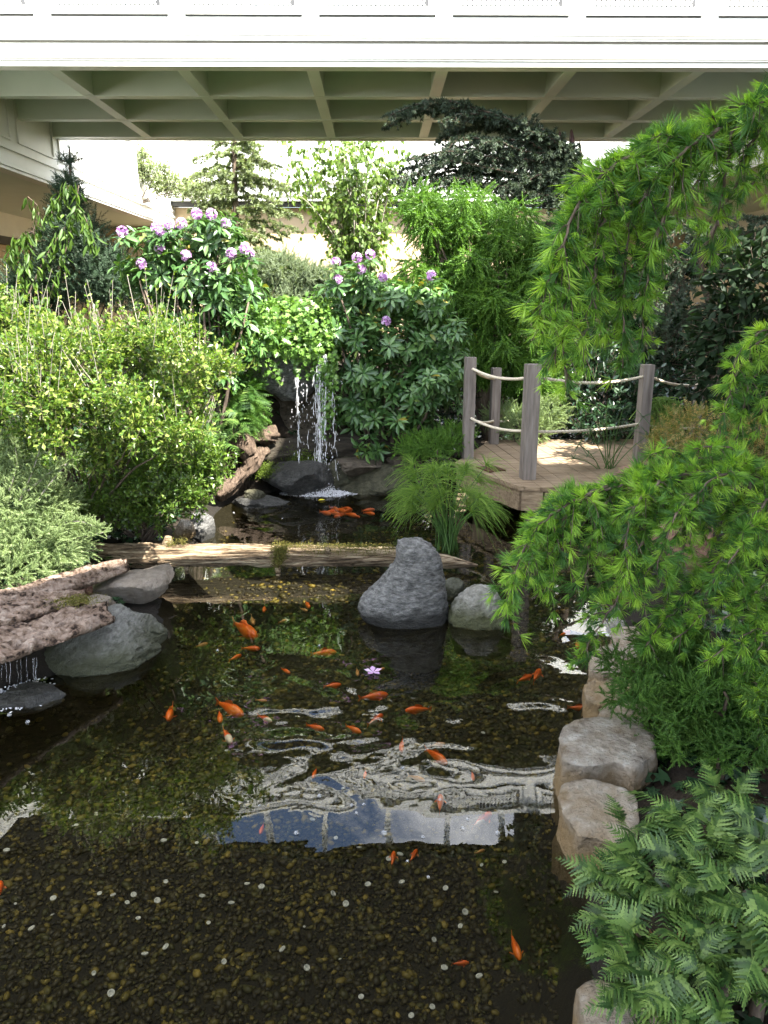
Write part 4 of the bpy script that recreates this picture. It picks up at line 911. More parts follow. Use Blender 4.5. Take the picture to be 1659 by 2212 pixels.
# fern and moss-green sprays between shrub and driftwood
sprayplant('dwarf_conifer', 'feathery dark green dwarf conifer above the driftwood', 'shrub', gz(at(520,960,8.1)), [(530,860,8.2,45,55,.3),(510,920,8.0,50,40,.3),(550,900,8.2,30,30,.25)], 63, 900, .16, M['nd_jun_r'], T_FLATCY, M['darktwig'], .3, 0, .5)
# pale juniper in the left foreground
t, bw, r_ = sprayplant('grey_juniper', 'pale grey green juniper spreading over the bark at the left edge', 'shrub', gz(at(20,1180,5.0)), [(30,1090,5.0,90,70,.35),(80,1150,4.9,90,60,.35),(50,1220,4.75,100,45,.3),(150,1180,4.9,50,40,.25),(-40,1040,5.2,80,70,.35),(-60,1180,4.8,90,80,.3),(100,1080,5.1,60,50,.3),(10,1000,5.3,50,60,.3)], 64, 3600, .105, M['nd_jun_l'], T_JUN, M['palebark'], .35, .25, lean=(.5,-.1,.1), tilt=.7)
mb = MB(); Q = []
for pts in ([(60,1110),(110,1040),(160,985)],[(40,1090),(70,1020),(90,960)],[(90,1150),(160,1120),(215,1140)],[(100,1180),(170,1160),(225,1150)],[(20,1060),(40,1000),(30,955)],[(60,1060),(120,1010),(150,1000)]):
    Q.append(lerp_path(smooth_path(pxpath(pts, 4.85)), 30)); mb.tube(Q[-1], np.linspace(.008,.003,30), 5)
mb.build('long_shoots', M['palebark'], t); Q = np.repeat(np.concatenate(Q), 4, 0); n = len(Q); MB().scatter(T_JUN, Q, unit(vrand(r_,n)+np.array([.5,0,.6])), vrand(r_,n), r_.uniform(.04,.08,n)).build('shoot_foliage', M['nd_jun_l'], t)
# ------------------------------------------------------------------ dark cedar under the walkway
d = 10.9; base = gz(at(1290, 760, d)); t = thing('dark_cedar', 'dark blue cedar with flat drooping layers below the coffered ceiling', 'tree', base)
trunk = lerp_path(smooth_path([base, at(1285,620,d), at(1255,500,d), at(1245,400,d), at(1190,300,d)]), 40)
MB().tube(trunk, np.linspace(.10,.05,40), 9, wob=.2).build('trunk', M['darktwig'], t)
st = Strands(71)
for pts in ([(1225,400),(1190,320),(1110,265),(1020,240),(940,225),(850,258)],[(1240,360),(1200,300),(1130,280),(1060,260),(985,262),(950,285)],[(1240,390),(1150,320),(1060,300),(1000,310),(950,335)],[(1245,400),(1170,350),(1060,340),(960,335),(880,355)],
            [(1245,410),(1150,380),(1050,370),(950,360),(860,400)],[(1250,420),(1170,400),(1080,395),(1000,385),(930,400)],[(1250,420),(1200,425),(1130,420),(1070,440)],[(1240,380),(1230,340),(1180,300),(1120,290)],[(1250,440),(1240,470),(1190,440)],[(1250,400),(1260,360),(1235,330)],
            [(1255,480),(1190,480),(1110,495),(1060,520),(1020,545)],[(1245,350),(1180,340),(1120,330),(1060,330),(1010,340)],[(1245,370),(1220,380),(1160,385),(1110,400),(1080,415)]):
    for rep in range(4):
        off = rep*.3-.45; P = pxpath(pts, d); P = [p+np.array([0, off*(i/len(pts)), 0])+st.r.normal(0,.05,3)*(i > 0) for i, p in enumerate(P)]
        st.path(P, .02, .006, .028, .045, (.10,.34), .35, True)
st.tw.build('branches', M['darktwig'], t); st.needles(20, .055, .009, 1.2).build('foliage', M['nd_dark'], t)
# second blue cedar, right, behind the weeping one
d = 9.6; base = gz(at(1560, 820, d)); t = thing('dark_cedar', 'blue grey cedar half hidden behind the weeping cedar at the right edge', 'tree', base)
trunk = lerp_path(smooth_path([base, at(1550,700,d), at(1500,560,d), at(1560,470,d)]), 30); MB().tube(trunk, np.linspace(.07,.03,30), 8, wob=.2).build('trunk', M['darktwig'], t)
st = Strands(72)
for pts in ([(1560,480),(1620,460),(1700,480)],[(1520,540),(1580,490),(1660,500),(1740,520)],[(1520,560),(1600,540),(1700,560)],[(1520,520),(1450,500),(1410,540)],[(1510,570),(1450,560),(1400,600)],[(1530,600),(1480,600),(1430,640),(1410,720)],[(1500,560),(1430,590),(1410,680),(1400,780),(1395,860)],[(1480,600),(1430,680),(1425,780),(1410,860)],[(1540,650),(1480,680),(1440,760)],[(1530,540),(1480,470),(1440,460)]):
    for rep in range(2):
        P = pxpath(pts, d); P = [p+st.r.normal(0,.06,3)*(i > 0) for i, p in enumerate(P)]; st.path(P, .016, .005, .035, .06, (.08,.28), .5, True)
st.tw.build('branches', M['darktwig'], t); st.needles(18, .06, .011, 1.2).build('foliage', M['nd_dark'], t)
# bright drooping japanese-cedar-like conifer behind the deck
d = 9.7; base = gz(at(1060, 880, d))
t, bw, r_ = sprayplant('drooping_conifer', 'bright green conifer with drooping tassels behind the deck', 'tree', base, mini([(990,460,d,90,55,.5),(940,500,d,55,60,.4),(1060,500,d,85,75,.5),(1010,570,d,90,80,.5),(1110,590,d,85,90,.5),(1150,680,d,60,100,.45),(1060,680,d,85,90,.5),(1090,770,d-.1,85,70,.5),(960,590,d,60,60,.4),(1150,800,d,50,60,.4),(990,700,d,50,70,.4),(1010,420,d,40,35,.3),(930,620,d,50,90,.3),(1170,600,d,50,120,.3),(1190,760,d,40,80,.3)], 110, 34, 9, .25), 73, 9500, .22, M['nd_cryp'], T_CRYP, M['bark'], .4, 0, .75, n_limb=22, r0=.05, tilt=.8)
MB().tube(lerp_path([base, at(1060,700,d), at(1040,480,d)], 20), np.linspace(.08,.03,20), 9, wob=.2).build('trunk', M['bark'], t)
# white shining ground shrub behind the deck, dark camellia right, golden tips, lime tassel
shrub('glossy_shrub', 'glossy leaved shrub shining in the sun patch behind the deck', 'shrub', gz(at(1310,900,9.3)), [(1300,860,9.3,90,70,.4),(1270,790,9.6,60,50,.3),(1340,800,9.6,70,60,.3),(1390,860,9.4,50,60,.3),(1300,920,9.0,70,25,.3),(1440,780,9.8,50,80,.3)], 81, 900, .22, 9, T_LEAF, .085, M['lf_gloss'], M['bark'], T_LEAF, .4, n_limb=14)
shrub('ivy_hedge', 'dark leafy climber in the gap right of the drooping conifer', 'shrub', gz(at(1330,760,11.2)), [(1290,700,11,70,120,.3),(1400,660,11.2,100,90,.3),(1240,600,11,60,90,.3),(1470,760,10.6,70,90,.3),(1560,560,11.2,110,60,.3)], 82, 1100, .25, 8, T_LEAF, .09, M['lf_gloss'], M['bark'], T_IVY, .3, n_limb=12)
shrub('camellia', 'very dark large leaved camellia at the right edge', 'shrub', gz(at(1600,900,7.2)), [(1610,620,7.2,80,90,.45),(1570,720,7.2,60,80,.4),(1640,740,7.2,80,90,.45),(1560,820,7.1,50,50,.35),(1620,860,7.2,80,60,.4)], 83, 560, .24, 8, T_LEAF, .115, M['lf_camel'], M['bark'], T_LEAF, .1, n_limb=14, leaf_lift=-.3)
sprayplant('golden_conifer', 'low conifer with golden dry tips right of the deck', 'shrub', gz(at(1520,960,6.6)), [(1500,930,6.6,80,55,.35),(1580,950,6.5,80,50,.35),(1440,960,6.7,50,40,.3),(1640,960,6.4,60,60,.3),(1530,1000,6.3,90,40,.3)], 84, 1500, .12, M['lf_gold'], T_FLATCY, M['bark'], .4, .25, tilt=.9)
base = gz(at(1435, 920, 8.3)); t = thing('weeping_grass', 'sunlit lime green weeping tassels behind the right post of the deck', 'grass', base); r_ = np.random.default_rng(85); mb = MB()
for q in range(240):
    a_ = at(1425+r_.normal(0,16), 860+abs(r_.normal(0,30)), 8.3+r_.normal(0,.12)); P = lerp_path(smooth_path([a_, a_+np.array([r_.normal(.03,.07), r_.normal(-.03,.05), .04]), a_+np.array([r_.normal(.05,.12), r_.normal(-.08,.08), -r_.uniform(.2,.5)])]), 8); mb.tube(P, np.linspace(.006,.002,8), 3, cap=False)
mb.build('tassels', M['lf_lime'], t); MB().tube(lerp_path([base, at(1425,860,8.3)], 6), .02, 6).build('stem', M['bark'], t)
sprayplant('dwarf_juniper', 'dull green dwarf juniper left of the deck corner', 'shrub', gz(at(950,990,8.0)), [(930,960,8.0,60,28,.3),(980,945,8.2,50,30,.3),(890,970,8.0,40,20,.2)], 86, 700, .12, M['nd_cryp'], T_JUN, M['darktwig'], .3, .3, tilt=.9)
sprayplant('dwarf_juniper', 'grey green juniper tuft behind the rope rail of the deck', 'shrub', gz(at(1130,930,9.0)), [(1140,920,8.95,60,35,.3),(1190,890,9.1,40,40,.25),(1080,900,9.2,40,30,.25)], 87, 800, .13, M['nd_jun_l'], T_JUN, M['darktwig'], .3, .3, tilt=.9)
# ------------------------------------------------------------------ weeping cedars on the right
base = gz((2.35, 3.2)); t = thing('weeping_cedar', 'tall weeping cedar with lime tipped soft needles arching in from the top right', 'tree', base)
crown = at(1800, 150, 3.1)
MB().tube(lerp_path(smooth_path([base, base+np.array([.05,0,1.2]), crown+np.array([.1,.1,-.2]), crown]), 30), np.linspace(.09,.045,30), 10, wob=.15).build('trunk', M['bark'], t)
st = Strands(91)
main = [(1800,170,3.0),(1680,235,2.85),(1560,275,2.75),(1450,305,2.7),(1350,345,2.65),(1280,400,2.6)]
st.path(pxpath(main, 2.8), .022, .010, .022, .035, (.08,.2), .5)
UP = [[(1500,290,2.75),(1330,345,2.6),(1260,430,2.55),(1215,540,2.5),(1185,640,2.5),(1172,720,2.5)],[(1420,315,2.75),(1290,380,2.6),(1240,500,2.5),(1222,650,2.5),(1215,760,2.5),(1228,845,2.5)],[(1400,320,2.75),(1330,370,2.7),(1300,470,2.6),(1285,590,2.55),(1270,690,2.55),(1250,770,2.55)],
      [(1450,305,2.7),(1390,360,2.7),(1360,470,2.7),(1350,590,2.65),(1345,700,2.65),(1345,795,2.65)],[(1480,300,2.7),(1430,380,2.75),(1400,500,2.8),(1390,620,2.8),(1385,745,2.8)],[(1520,290,2.75),(1480,370,2.8),(1450,450,2.8),(1420,570,2.8)],
      [(1600,265,2.8),(1575,340,2.8),(1555,430,2.85),(1535,575,2.85)],[(1660,240,2.85),(1620,330,2.85),(1580,430,2.9),(1500,520,2.9)],[(1720,230,2.9),(1660,310,2.9),(1640,380,2.9),(1600,430,2.9)],[(1330,355,2.6),(1255,420,2.5),(1195,560,2.45),(1165,680,2.45)],[(1300,380,2.6),(1250,470,2.7),(1230,600,2.7),(1200,720,2.7),(1200,790,2.7)],
      [(1560,275,2.7),(1480,320,2.6),(1420,380,2.6),(1380,440,2.6)],[(1350,345,2.7),(1310,420,2.85),(1310,540,2.85),(1310,660,2.85),(1300,720,2.85)],[(1700,200,2.8),(1650,215,2.6),(1600,225,2.55)],[(1780,160,2.8),(1680,190,2.6),(1630,235,2.55)],[(1560,290,2.9),(1500,300,2.7),(1440,290,2.6),(1390,310,2.6)],[(1500,290,2.7),(1460,360,2.65),(1440,450,2.6),(1400,560,2.6),(1395,650,2.6)],[(1640,230,2.8),(1570,300,2.7),(1520,360,2.65),(1490,430,2.65)],[(1420,315,2.8),(1360,410,2.85),(1320,520,2.85),(1250,640,2.8),(1210,700,2.75)],[(1380,330,2.75),(1340,420,2.75),(1325,540,2.7),(1320,640,2.7)],[(1700,200,2.85),(1640,280,2.75),(1600,350,2.75)]]
for i, p in enumerate(UP): st.path(pxpath(p, 2.7), .0075, .0025, .021, .026 if i not in (6,7,8) else .06, (.05,.15), .8)
st.tw.build('branches', M['bark'], t); st.needles(24, .068, .0031, .72).build('foliage', M['nd_larch'], t)
base = gz((2.1, 3.5)); t = thing('weeping_cedar', 'low spreading weeping cedar sweeping from the right bank down to the pale boulder', 'tree', base)
MB().tube(lerp_path(smooth_path([base, at(1780,1300,3.5), at(1740,1100,3.5), at(1650,1020,3.5)]), 24), np.linspace(.06,.03,24), 9, wob=.15).build('trunk', M['bark'], t)
st = Strands(92)
LO = [[(1740,1080,3.5),(1600,1010,3.45),(1450,1020,3.4),(1320,1045,3.35),(1220,1070,3.3),(1150,1140,3.25),(1105,1240,3.2),(1092,1340,3.2)],[(1700,1040,3.5),(1560,985,3.5),(1430,1000,3.45),(1340,1030,3.4)],[(1600,1010,3.4),(1400,1040,3.3),(1280,1060,3.2),(1190,1100,3.15),(1150,1180,3.15),(1130,1260,3.15)],
      [(1300,1050,3.3),(1225,1100,3.2),(1200,1180,3.2),(1185,1280,3.2)],[(1360,1040,3.3),(1290,1100,3.2),(1270,1200,3.2),(1262,1300,3.2)],[(1420,1030,3.35),(1350,1090,3.3),(1325,1200,3.3),(1300,1310,3.3)],[(1480,1030,3.35),(1420,1090,3.3),(1390,1200,3.3),(1375,1300,3.3)],
      [(1400,1050,3.3),(1390,1180,3.2),(1340,1290,3.1),(1285,1360,3.05),(1250,1430,3.0)],[(1540,1040,3.4),(1500,1120,3.35),(1470,1200,3.3),(1440,1290,3.3),(1420,1360,3.25)],[(1620,1040,3.4),(1590,1120,3.35),(1570,1190,3.3),(1500,1290,3.2),(1430,1340,3.1),(1390,1400,3.05)],
      [(1700,1080,3.4),(1650,1160,3.3),(1600,1240,3.2),(1520,1330,3.1),(1450,1390,3.0)],[(1760,1120,3.4),(1700,1220,3.2),(1620,1290,3.1),(1560,1340,3.0)],[(1740,1300,3.2),(1660,1340,3.0),(1580,1390,2.9),(1520,1430,2.85)],[(1760,1380,3.0),(1680,1450,2.8),(1630,1530,2.7),(1650,1620,2.7)],
      [(1700,1040,3.5),(1640,1080,3.4),(1580,1100,3.4),(1520,1140,3.4)],[(1500,1000,3.5),(1440,960,3.5),(1400,990,3.4)],[(1640,1010,3.5),(1570,960,3.5),(1500,970,3.4)],[(1250,1070,3.3),(1180,1130,3.2),(1160,1200,3.2),(1150,1260,3.2)],[(1760,1200,3.3),(1690,1150,3.2),(1640,1130,3.1),(1600,1150,3.0)],[(1340,1040,3.3),(1240,1080,3.1),(1170,1120,3.05),(1120,1200,3.05),(1105,1280,3.05)],[(1450,1030,3.3),(1370,1080,3.1),(1350,1170,3.05),(1345,1260,3.05)],[(1560,1040,3.3),(1480,1080,3.1),(1440,1150,3.05),(1420,1230,3.0)],[(1680,1060,3.3),(1620,1120,3.1),(1590,1200,3.0),(1540,1260,2.95)],[(1760,1250,3.2),(1700,1290,3.0),(1640,1400,2.9),(1600,1470,2.8)],[(1600,1010,3.3),(1520,1040,3.1),(1500,1100,3.1)]]
for i, p in enumerate(LO): st.path(pxpath(p, 3.2), .009, .0028, .023, .029, (.06,.2), .7)
st.tw.build('branches', M['bark'], t); st.needles(24, .074, .0036, .72).build('foliage', M['nd_larch'], t)
base = gz((2.0, 2.9)); t = thing('weeping_cedar', 'narrow weeping cedar branch cascade cut by the right edge above the golden conifer', 'tree', base); st = Strands(93)
MB().tube(lerp_path(smooth_path([base, at(1850,1000,3.6), at(1800,760,3.6)]), 20), np.linspace(.06,.03,20), 9, wob=.15).build('trunk', M['bark'], t)
for p in ([(1800,770),(1700,700),(1640,730),(1590,800),(1560,890),(1550,960)],[(1800,780),(1690,740),(1630,800),(1600,890),(1590,960)],[(1800,790),(1690,780),(1650,860),(1640,940)],[(1790,780),(1660,700),(1600,750),(1575,830)]): st.path(pxpath(p, 3.6), .009, .0028, .025, .030, (.06,.17), .8)
st.tw.build('branches', M['bark'], t); st.needles(24, .074, .0036, .72).build('foliage', M['nd_larch'], t)
# ------------------------------------------------------------------ juniper and ferns on the right bank
sprayplant('green_juniper', 'dense dark green juniper spilling over the right bank stones', 'shrub', gz(at(1540,1560,2.9)), mini([(1390,1440,3.15,80,45,.25),(1470,1500,3.05,110,70,.3),(1390,1510,2.95,80,40,.2),(1560,1560,2.9,120,80,.3),(1480,1600,2.75,80,60,.25),(1640,1620,2.7,90,90,.3),(1640,1480,3.0,90,80,.3),(1450,1400,3.3,70,40,.25),(1340,1480,3.0,50,28,.15)], 75, 27, 12, .11)+[(1500,1580,2.98,150,90,.2),(1600,1500,3.1,120,90,.2)], 101, 6200, .066, M['nd_jun_r'], T_JUN, M['darktwig'], .35, .25, lean=(-.35,-.25,.1), tilt=.8)
def frond_tmpl(n, seed):
    """triangular frond: toothed solid leaflets either side of an arching rib"""
    r = random.Random(seed); V, Fc, Qd = [], [], []
    curve = lambda y: np.array([.03*math.sin(3*y+seed), y*(1-.12*y*y), .20*y-.50*y*y])
    for i in range(n):
        y = .16+.84*(i+.3)/n; L = max(.03, .46*(1-y)**.9*r.uniform(.9,1.08))
        for s in (-1, 1):
            ax = unit(np.array([s*1.0, .40+.35*y+r.gauss(0,.05), -.22+r.gauss(0,.06)])); nm = unit(np.array([r.gauss(0,.12), .3, 1.0])); sd_ = unit(np.cross(nm, ax)); P0 = curve(y); b = len(V); k = 11
            for q in range(k):
                u = q/(k-1); hw = L*(.21 if q % 2 else .10)*(1-.85*u) if q else L*.05
                c = P0+ax*L*u-np.array([0,0,.22*L*u*u]); f = L*.06*(1 if q % 2 else 0)
                V += [tuple(c-sd_*hw+ax*f), tuple(c+np.array([0,0,.012*L])), tuple(c+sd_*hw+ax*f)]
            for q in range(k-1): Qd += [(b+3*q, b+3*q+1, b+3*q+4, b+3*q+3), (b+3*q+1, b+3*q+2, b+3*q+5, b+3*q+4)]
    b = len(V); k = 10
    for i in range(k):
        c = curve(i/(k-1)); w = .008*(1-i/k)+.002; V += [(c[0]-w, c[1], c[2]+.002), (c[0]+w, c[1], c[2]+.002)]
    return (np.array(V), [Qd, [(b+2*i, b+2*i+1, b+2*i+3, b+2*i+2) for i in range(k-1)]])
FR = [frond_tmpl(11, s) for s in (1, 2)]
def fern(label, crowns, seed, n, size, mat='lf_fern', fwd=(-.35,-.55,0)):
    r_ = np.random.default_rng(seed); P0 = [at(*c) for c in crowns]; base = gz(np.mean(P0, axis=0)); t = thing('fern', label, 'fern', base)
    for c in P0:
        m = n; th = np.linspace(0, 2*math.pi, m, endpoint=False)+r_.normal(0,.3,m); el = r_.uniform(-.25, .95, m)
        D = np.stack([np.cos(th)*np.cos(el), np.sin(th)*np.cos(el), np.sin(el)], 1)+np.array(fwd)*r_.uniform(.2,1,(m,1)); D = unit(D); st_ = c+r_.normal(0,.045,(m,3))*np.array([1,1,.5])+D*.02
        sz = size*r_.uniform(.65,1.2,m); q = r_.integers(0, 2, m); mb = MB()
        for k_ in (0, 1):
            j = q == k_
            if j.any(): mb.scatter(FR[k_], st_[j], D[j], unit(UPZ+r_.normal(0,.42,(j.sum(),3))), sz[j])
        mb.build('fronds', M[mat], t)
    mb = MB()
    for c in P0: mb.tube(lerp_path([np.array([c[0], c[1], base[2]]), c], 5), .018, 6)
    mb.build('crown_stem', M['bark'], t); return t
fern('upper fern clump under the juniper beside the sloping tan boulder', [(1480,1790,2.05),(1570,1760,2.1),(1400,1850,1.98),(1630,1800,2.0),(1520,1850,1.95)], 111, 23, .165)
fern('middle fern clump leaning out over the dark water', [(1360,1930,1.85),(1450,1930,1.8),(1540,1900,1.85),(1620,1930,1.75)], 112, 23, .16)
fern('lowest fern clump in the bottom right corner', [(1370,2060,1.68),(1470,2080,1.62),(1570,2060,1.62),(1650,2090,1.6),(1420,2170,1.55),(1540,2190,1.5)], 113, 22, .152)
fern('small dark fern beside the driftwood root', [(505,905,7.9),(480,960,7.7)], 114, 14, .34)
# dry brown leaves under the ferns
r_ = np.random.default_rng(7); P = np.array([at(r_.uniform(1380,1660), r_.uniform(1850,2200), 1.95) for _ in range(500)]); P = np.array([gz(p) for p in P])+np.array([0,0,.05]); M['dry'] = leafmat('dry_leaf', [(.10,.05,.02),(.2,.11,.05)], .8, .1)
tag(MB().scatter(T_BIRCH, P, vrand(r_, 500), unit(UPZ+r_.normal(0,.5,(500,3))), r_.uniform(.02,.05,500)).build('leaf_litter', M['dry'], org=(P[0][0], P[0][1], P[0][2])), 'brown dry leaf litter under the ferns', 'litter', kind='stuff')
# ------------------------------------------------------------------ papyrus and sedge
base = onz(965, 1212, -.1); t = thing('papyrus', 'green dwarf papyrus with thread like mop heads growing out of the pond', 'papyrus', base); r_ = np.random.default_rng(121); ms_, mt_ = MB(), MB()
for i in range(46):
    x1, y1 = 965+r_.uniform(-75,85), r_.uniform(1005,1110); top = at(x1, y1, base[1]+r_.normal(0,.16)); P = lerp_path(smooth_path([base+r_.normal(0,.05,3)*[1,1,0], base*.45+top*.55+np.array([0,0,.08])-np.array([(top-base)[0]*.22,0,0]), top]), 14); ms_.tube(P, np.linspace(.006,.0035,14), 5)
    ax = unit(P[-1]-P[-3])
    for q in range(46):
        v = unit(ax*.9+vrand(r_,1)[0]*.9); ln = r_.uniform(.14,.28); w = np.linspace(0,1,7)[:,None]; mt_.tube(P[-1]+v*ln*w-UPZ*(.55*ln*w**2), np.linspace(.0018,.0009,7), 3, cap=False)
ms_.build('stems', M['greenstem'], t); mt_.build('threads', M['blade'], t)
base = onz(1310, 1032, ZD-.1); t = thing('umbrella_sedge', 'umbrella sedge with dark radiating blades in front of the deck posts', 'sedge', base); r_ = np.random.default_rng(122); ms_, mt_ = MB(), MB()
for (x1, y1) in ((1250,960),(1275,930),(1300,900),(1330,910),(1345,885),(1320,940),(1290,960),(1365,930),(1390,900),(1270,985),(1340,960),(1400,940),(1310,880),(1240,990)):
    top = at(x1, y1, base[1]+r_.normal(-.05,.12)); P = lerp_path(smooth_path([base+r_.normal(0,.05,3)*[1,1,0], base*.5+top*.5+np.array([0,0,.06]), top]), 12); ms_.tube(P, np.linspace(.0055,.0035,12), 5); n = 15
    th = np.arange(n)*2*math.pi/n; D = unit(np.stack([np.cos(th), np.sin(th), r_.normal(.12,.18,n)], 1)+r_.normal(0,.15,(n,3))); mt_.scatter(T_BLADE, np.repeat(P[-1][None],n,0), D, np.repeat(UPZ[None],n,0), r_.uniform(.12,.2,n), np.full(n,.011))
ms_.build('stems', M['greenstem'], t); mt_.build('blades', M['blade_dk'], t)
# brown rounded paddles above the dark cedar
t = thing('wooden_sculpture', 'three brown rounded paddle tips rising above the dark cedar', 'sculpture', at(1225, 345, 11.4)); M['paddle'] = surf('dark_brown_wood', [(.03,.014,.012),(.10,.05,.045)], 14, 5, .6, .4)
for (x, y0, y1, w) in ((1209,282,380,10),(1234,279,380,11),(1252,306,390,8)):
    yy = np.linspace(y0, y1, 16); P = [at(x+(y-y0)*.04, y, 11.4) for y in yy]; k = pxm(x, y0, 11.4); rr_ = w*k*np.sqrt(np.clip((yy-y0+.6)/26, .02, 1)); MB().tube(P, rr_, 12, flat=.5).build('paddle', M['paddle'], t)
# ------------------------------------------------------------------ falling water
M['stream'] = watery('falling_water', .85, .55); M['foam'] = watery('foam', .8, .6, .2)
t = thing('waterfall', 'thin white waterfall streams dropping from the ivy into the pond', 'waterfall', onz(690, 1060, 0)); r_ = np.random.default_rng(131); dfall = onz(690,1062,0)[1]
for (x0, y0, x1, y1, nb, w) in ((690,765,693,1056,5,5),(700,765,696,1050,4,6),(684,790,690,1040,4,5),(641,815,649,1058,3,4),(676,800,682,1040,2,8),(712,770,720,1040,2,4),(660,830,664,1050,1,8)):
    mb = MB()
    for b_ in range(nb):
        xo = r_.normal(0, w*.5); s = 0.0
        while s < 1:
            L_ = r_.uniform(.02, .10); 
            if r_.random() < .5:
                u = np.linspace(s, min(1, s+L_), 7); P = np.array([at(x0+(x1-x0)*q+xo*(1+q)+1.2*math.sin(q*31+b_*2)+r_.normal(0,.25), y0+(y1-y0)*q, dfall) for q in u]); ww = r_.uniform(.0015,.0048)*np.array([.25,.8,1,1,.9,.7,.2]); mb.tube(P+np.array([0,.04*math.sin(b_*2),0]), ww, 6)
            s += L_*.8
    mb.build('stream', M['stream'], t)
M['ribbon'] = watery('thin_water_ribbon', .8, .22)
for (x0, y0, x1, y1, w) in ((691,768,692,1056,.012),(698,768,695,1052,.008),(687,785,690,1045,.007),(642,815,648,1058,.006),(705,775,700,960,.005)):
    yy = np.linspace(0, 1, 40); P = np.array([at(x0+(x1-x0)*q+1.3*math.sin(q*17+x0)+.8*math.sin(q*41), y0+(y1-y0)*q, dfall+.01) for q in yy]); MB().tube(P, w*(.6+.5*np.abs(np.sin(yy*23+x0)))*(.5+.6*(1-yy)), 7).build('ribbon', M['ribbon'], t)
mb = MB(); n = 420; P = np.array([at(r_.choice([645,690,697,682,718])+r_.normal(0,9), r_.uniform(820,1060), dfall+r_.normal(0,.05)) for _ in range(n)]); mb.scatter((IC1[0], [IC1[1]]), P, np.tile([0,0,1.0],(n,1)), vrand(r_,n), r_.uniform(.004,.016,n), r_.uniform(.002,.004,n))
tag(mb.build('droplets', M['stream'], t), None, None, kind='stuff')
def foam(label, c, rx, ry, n, seed, h=.03):
    r_ = np.random.default_rng(seed); c = np.array(c); a = r_.random(n)*2*math.pi; q = r_.random(n)**.7; P = np.stack([c[0]+rx*q*np.cos(a), c[1]+ry*q*np.sin(a), np.abs(r_.normal(0,h,n))*(1-q)], 1)
    mb = MB().scatter((IC2[0], [IC2[1]]), P, vrand(r_,n), vrand(r_,n), r_.uniform(.002,.008,n)*(1.4-q*.8), r_.uniform(.002,.007,n))
    m = n//2; a = r_.random(m)*2*math.pi; q = .6+.7*r_.random(m); P = np.stack([c[0]+rx*q*np.cos(a), c[1]+ry*q*np.sin(a), np.full(m,.002)], 1); mb.scatter((IC1[0]*[1.6,1,.35], [IC1[1]]), P, unit(np.stack([r_.normal(0,1,m), r_.normal(0,.2,m), np.zeros(m)],1)), np.tile(UPZ,(m,1)), r_.uniform(.003,.010,m), r_.uniform(.003,.007,m))
    return tag(mb.build('foam', M['foam'], org=tuple(c)), label, 'foam', kind='stuff')
foam('white foam splash where the waterfall hits the pond', onz(690,1066), .33, .13, 1300, 132, .06)
foam('small white foam below the bark slab at the left edge', onz(40,1500), .16, .16, 240, 133, .02)
t = thing('waterfall', 'small trickle falling from under the bark slab at the left edge', 'waterfall', onz(60, 1480, 0)); mb = MB(); r_ = np.random.default_rng(134)
for x in [4,14,22,38,45,58,72,75,78]:
    P = np.array([at(x+r_.normal(0,1), y, 3.78) for y in np.linspace(1420, 1478, 8)]); mb.tube(P, r_.uniform(.0008,.0022)*np.array([.6,1,1,.9,.8,.9,.7,.3]), 5)
mb.build('stream', M['ribbon'], t)
# ------------------------------------------------------------------ goldfish
M['gold'] = surf('orange_fish_skin', [(.62,.075,.008),(.80,.13,.012),(.85,.20,.02)], 9, 4, .35, .1, 90, .001, spec=.5)
M['goldw'] = surf('orange_white_fish_skin', [(.75,.09,.015),(.80,.12,.02),(.80,.66,.55)], 11, 2, .35, .1, 90, .001, pos=[.3,.52,.58], spec=.5)
M['pale'] = surf('pale_orange_fish_skin', [(.45,.20,.06),(.6,.30,.10)], 9, 3, .4, .1, 90, .001, spec=.5)
M['redw'] = surf('red_white_fish_skin', [(.7,.04,.02),(.75,.07,.04),(.8,.7,.66)], 11, 2, .35, .1, 90, .001, pos=[.3,.5,.54], spec=.5)
M['fin'] = leafmat('fish_fin', [(.6,.12,.02),(.75,.22,.05)], .4, .45, .4, None, (1,1,1)); M['eye'] = surf('fish_eye', [(.01,.01,.01),(.02,.02,.02)], 5, 1, .2, 0)
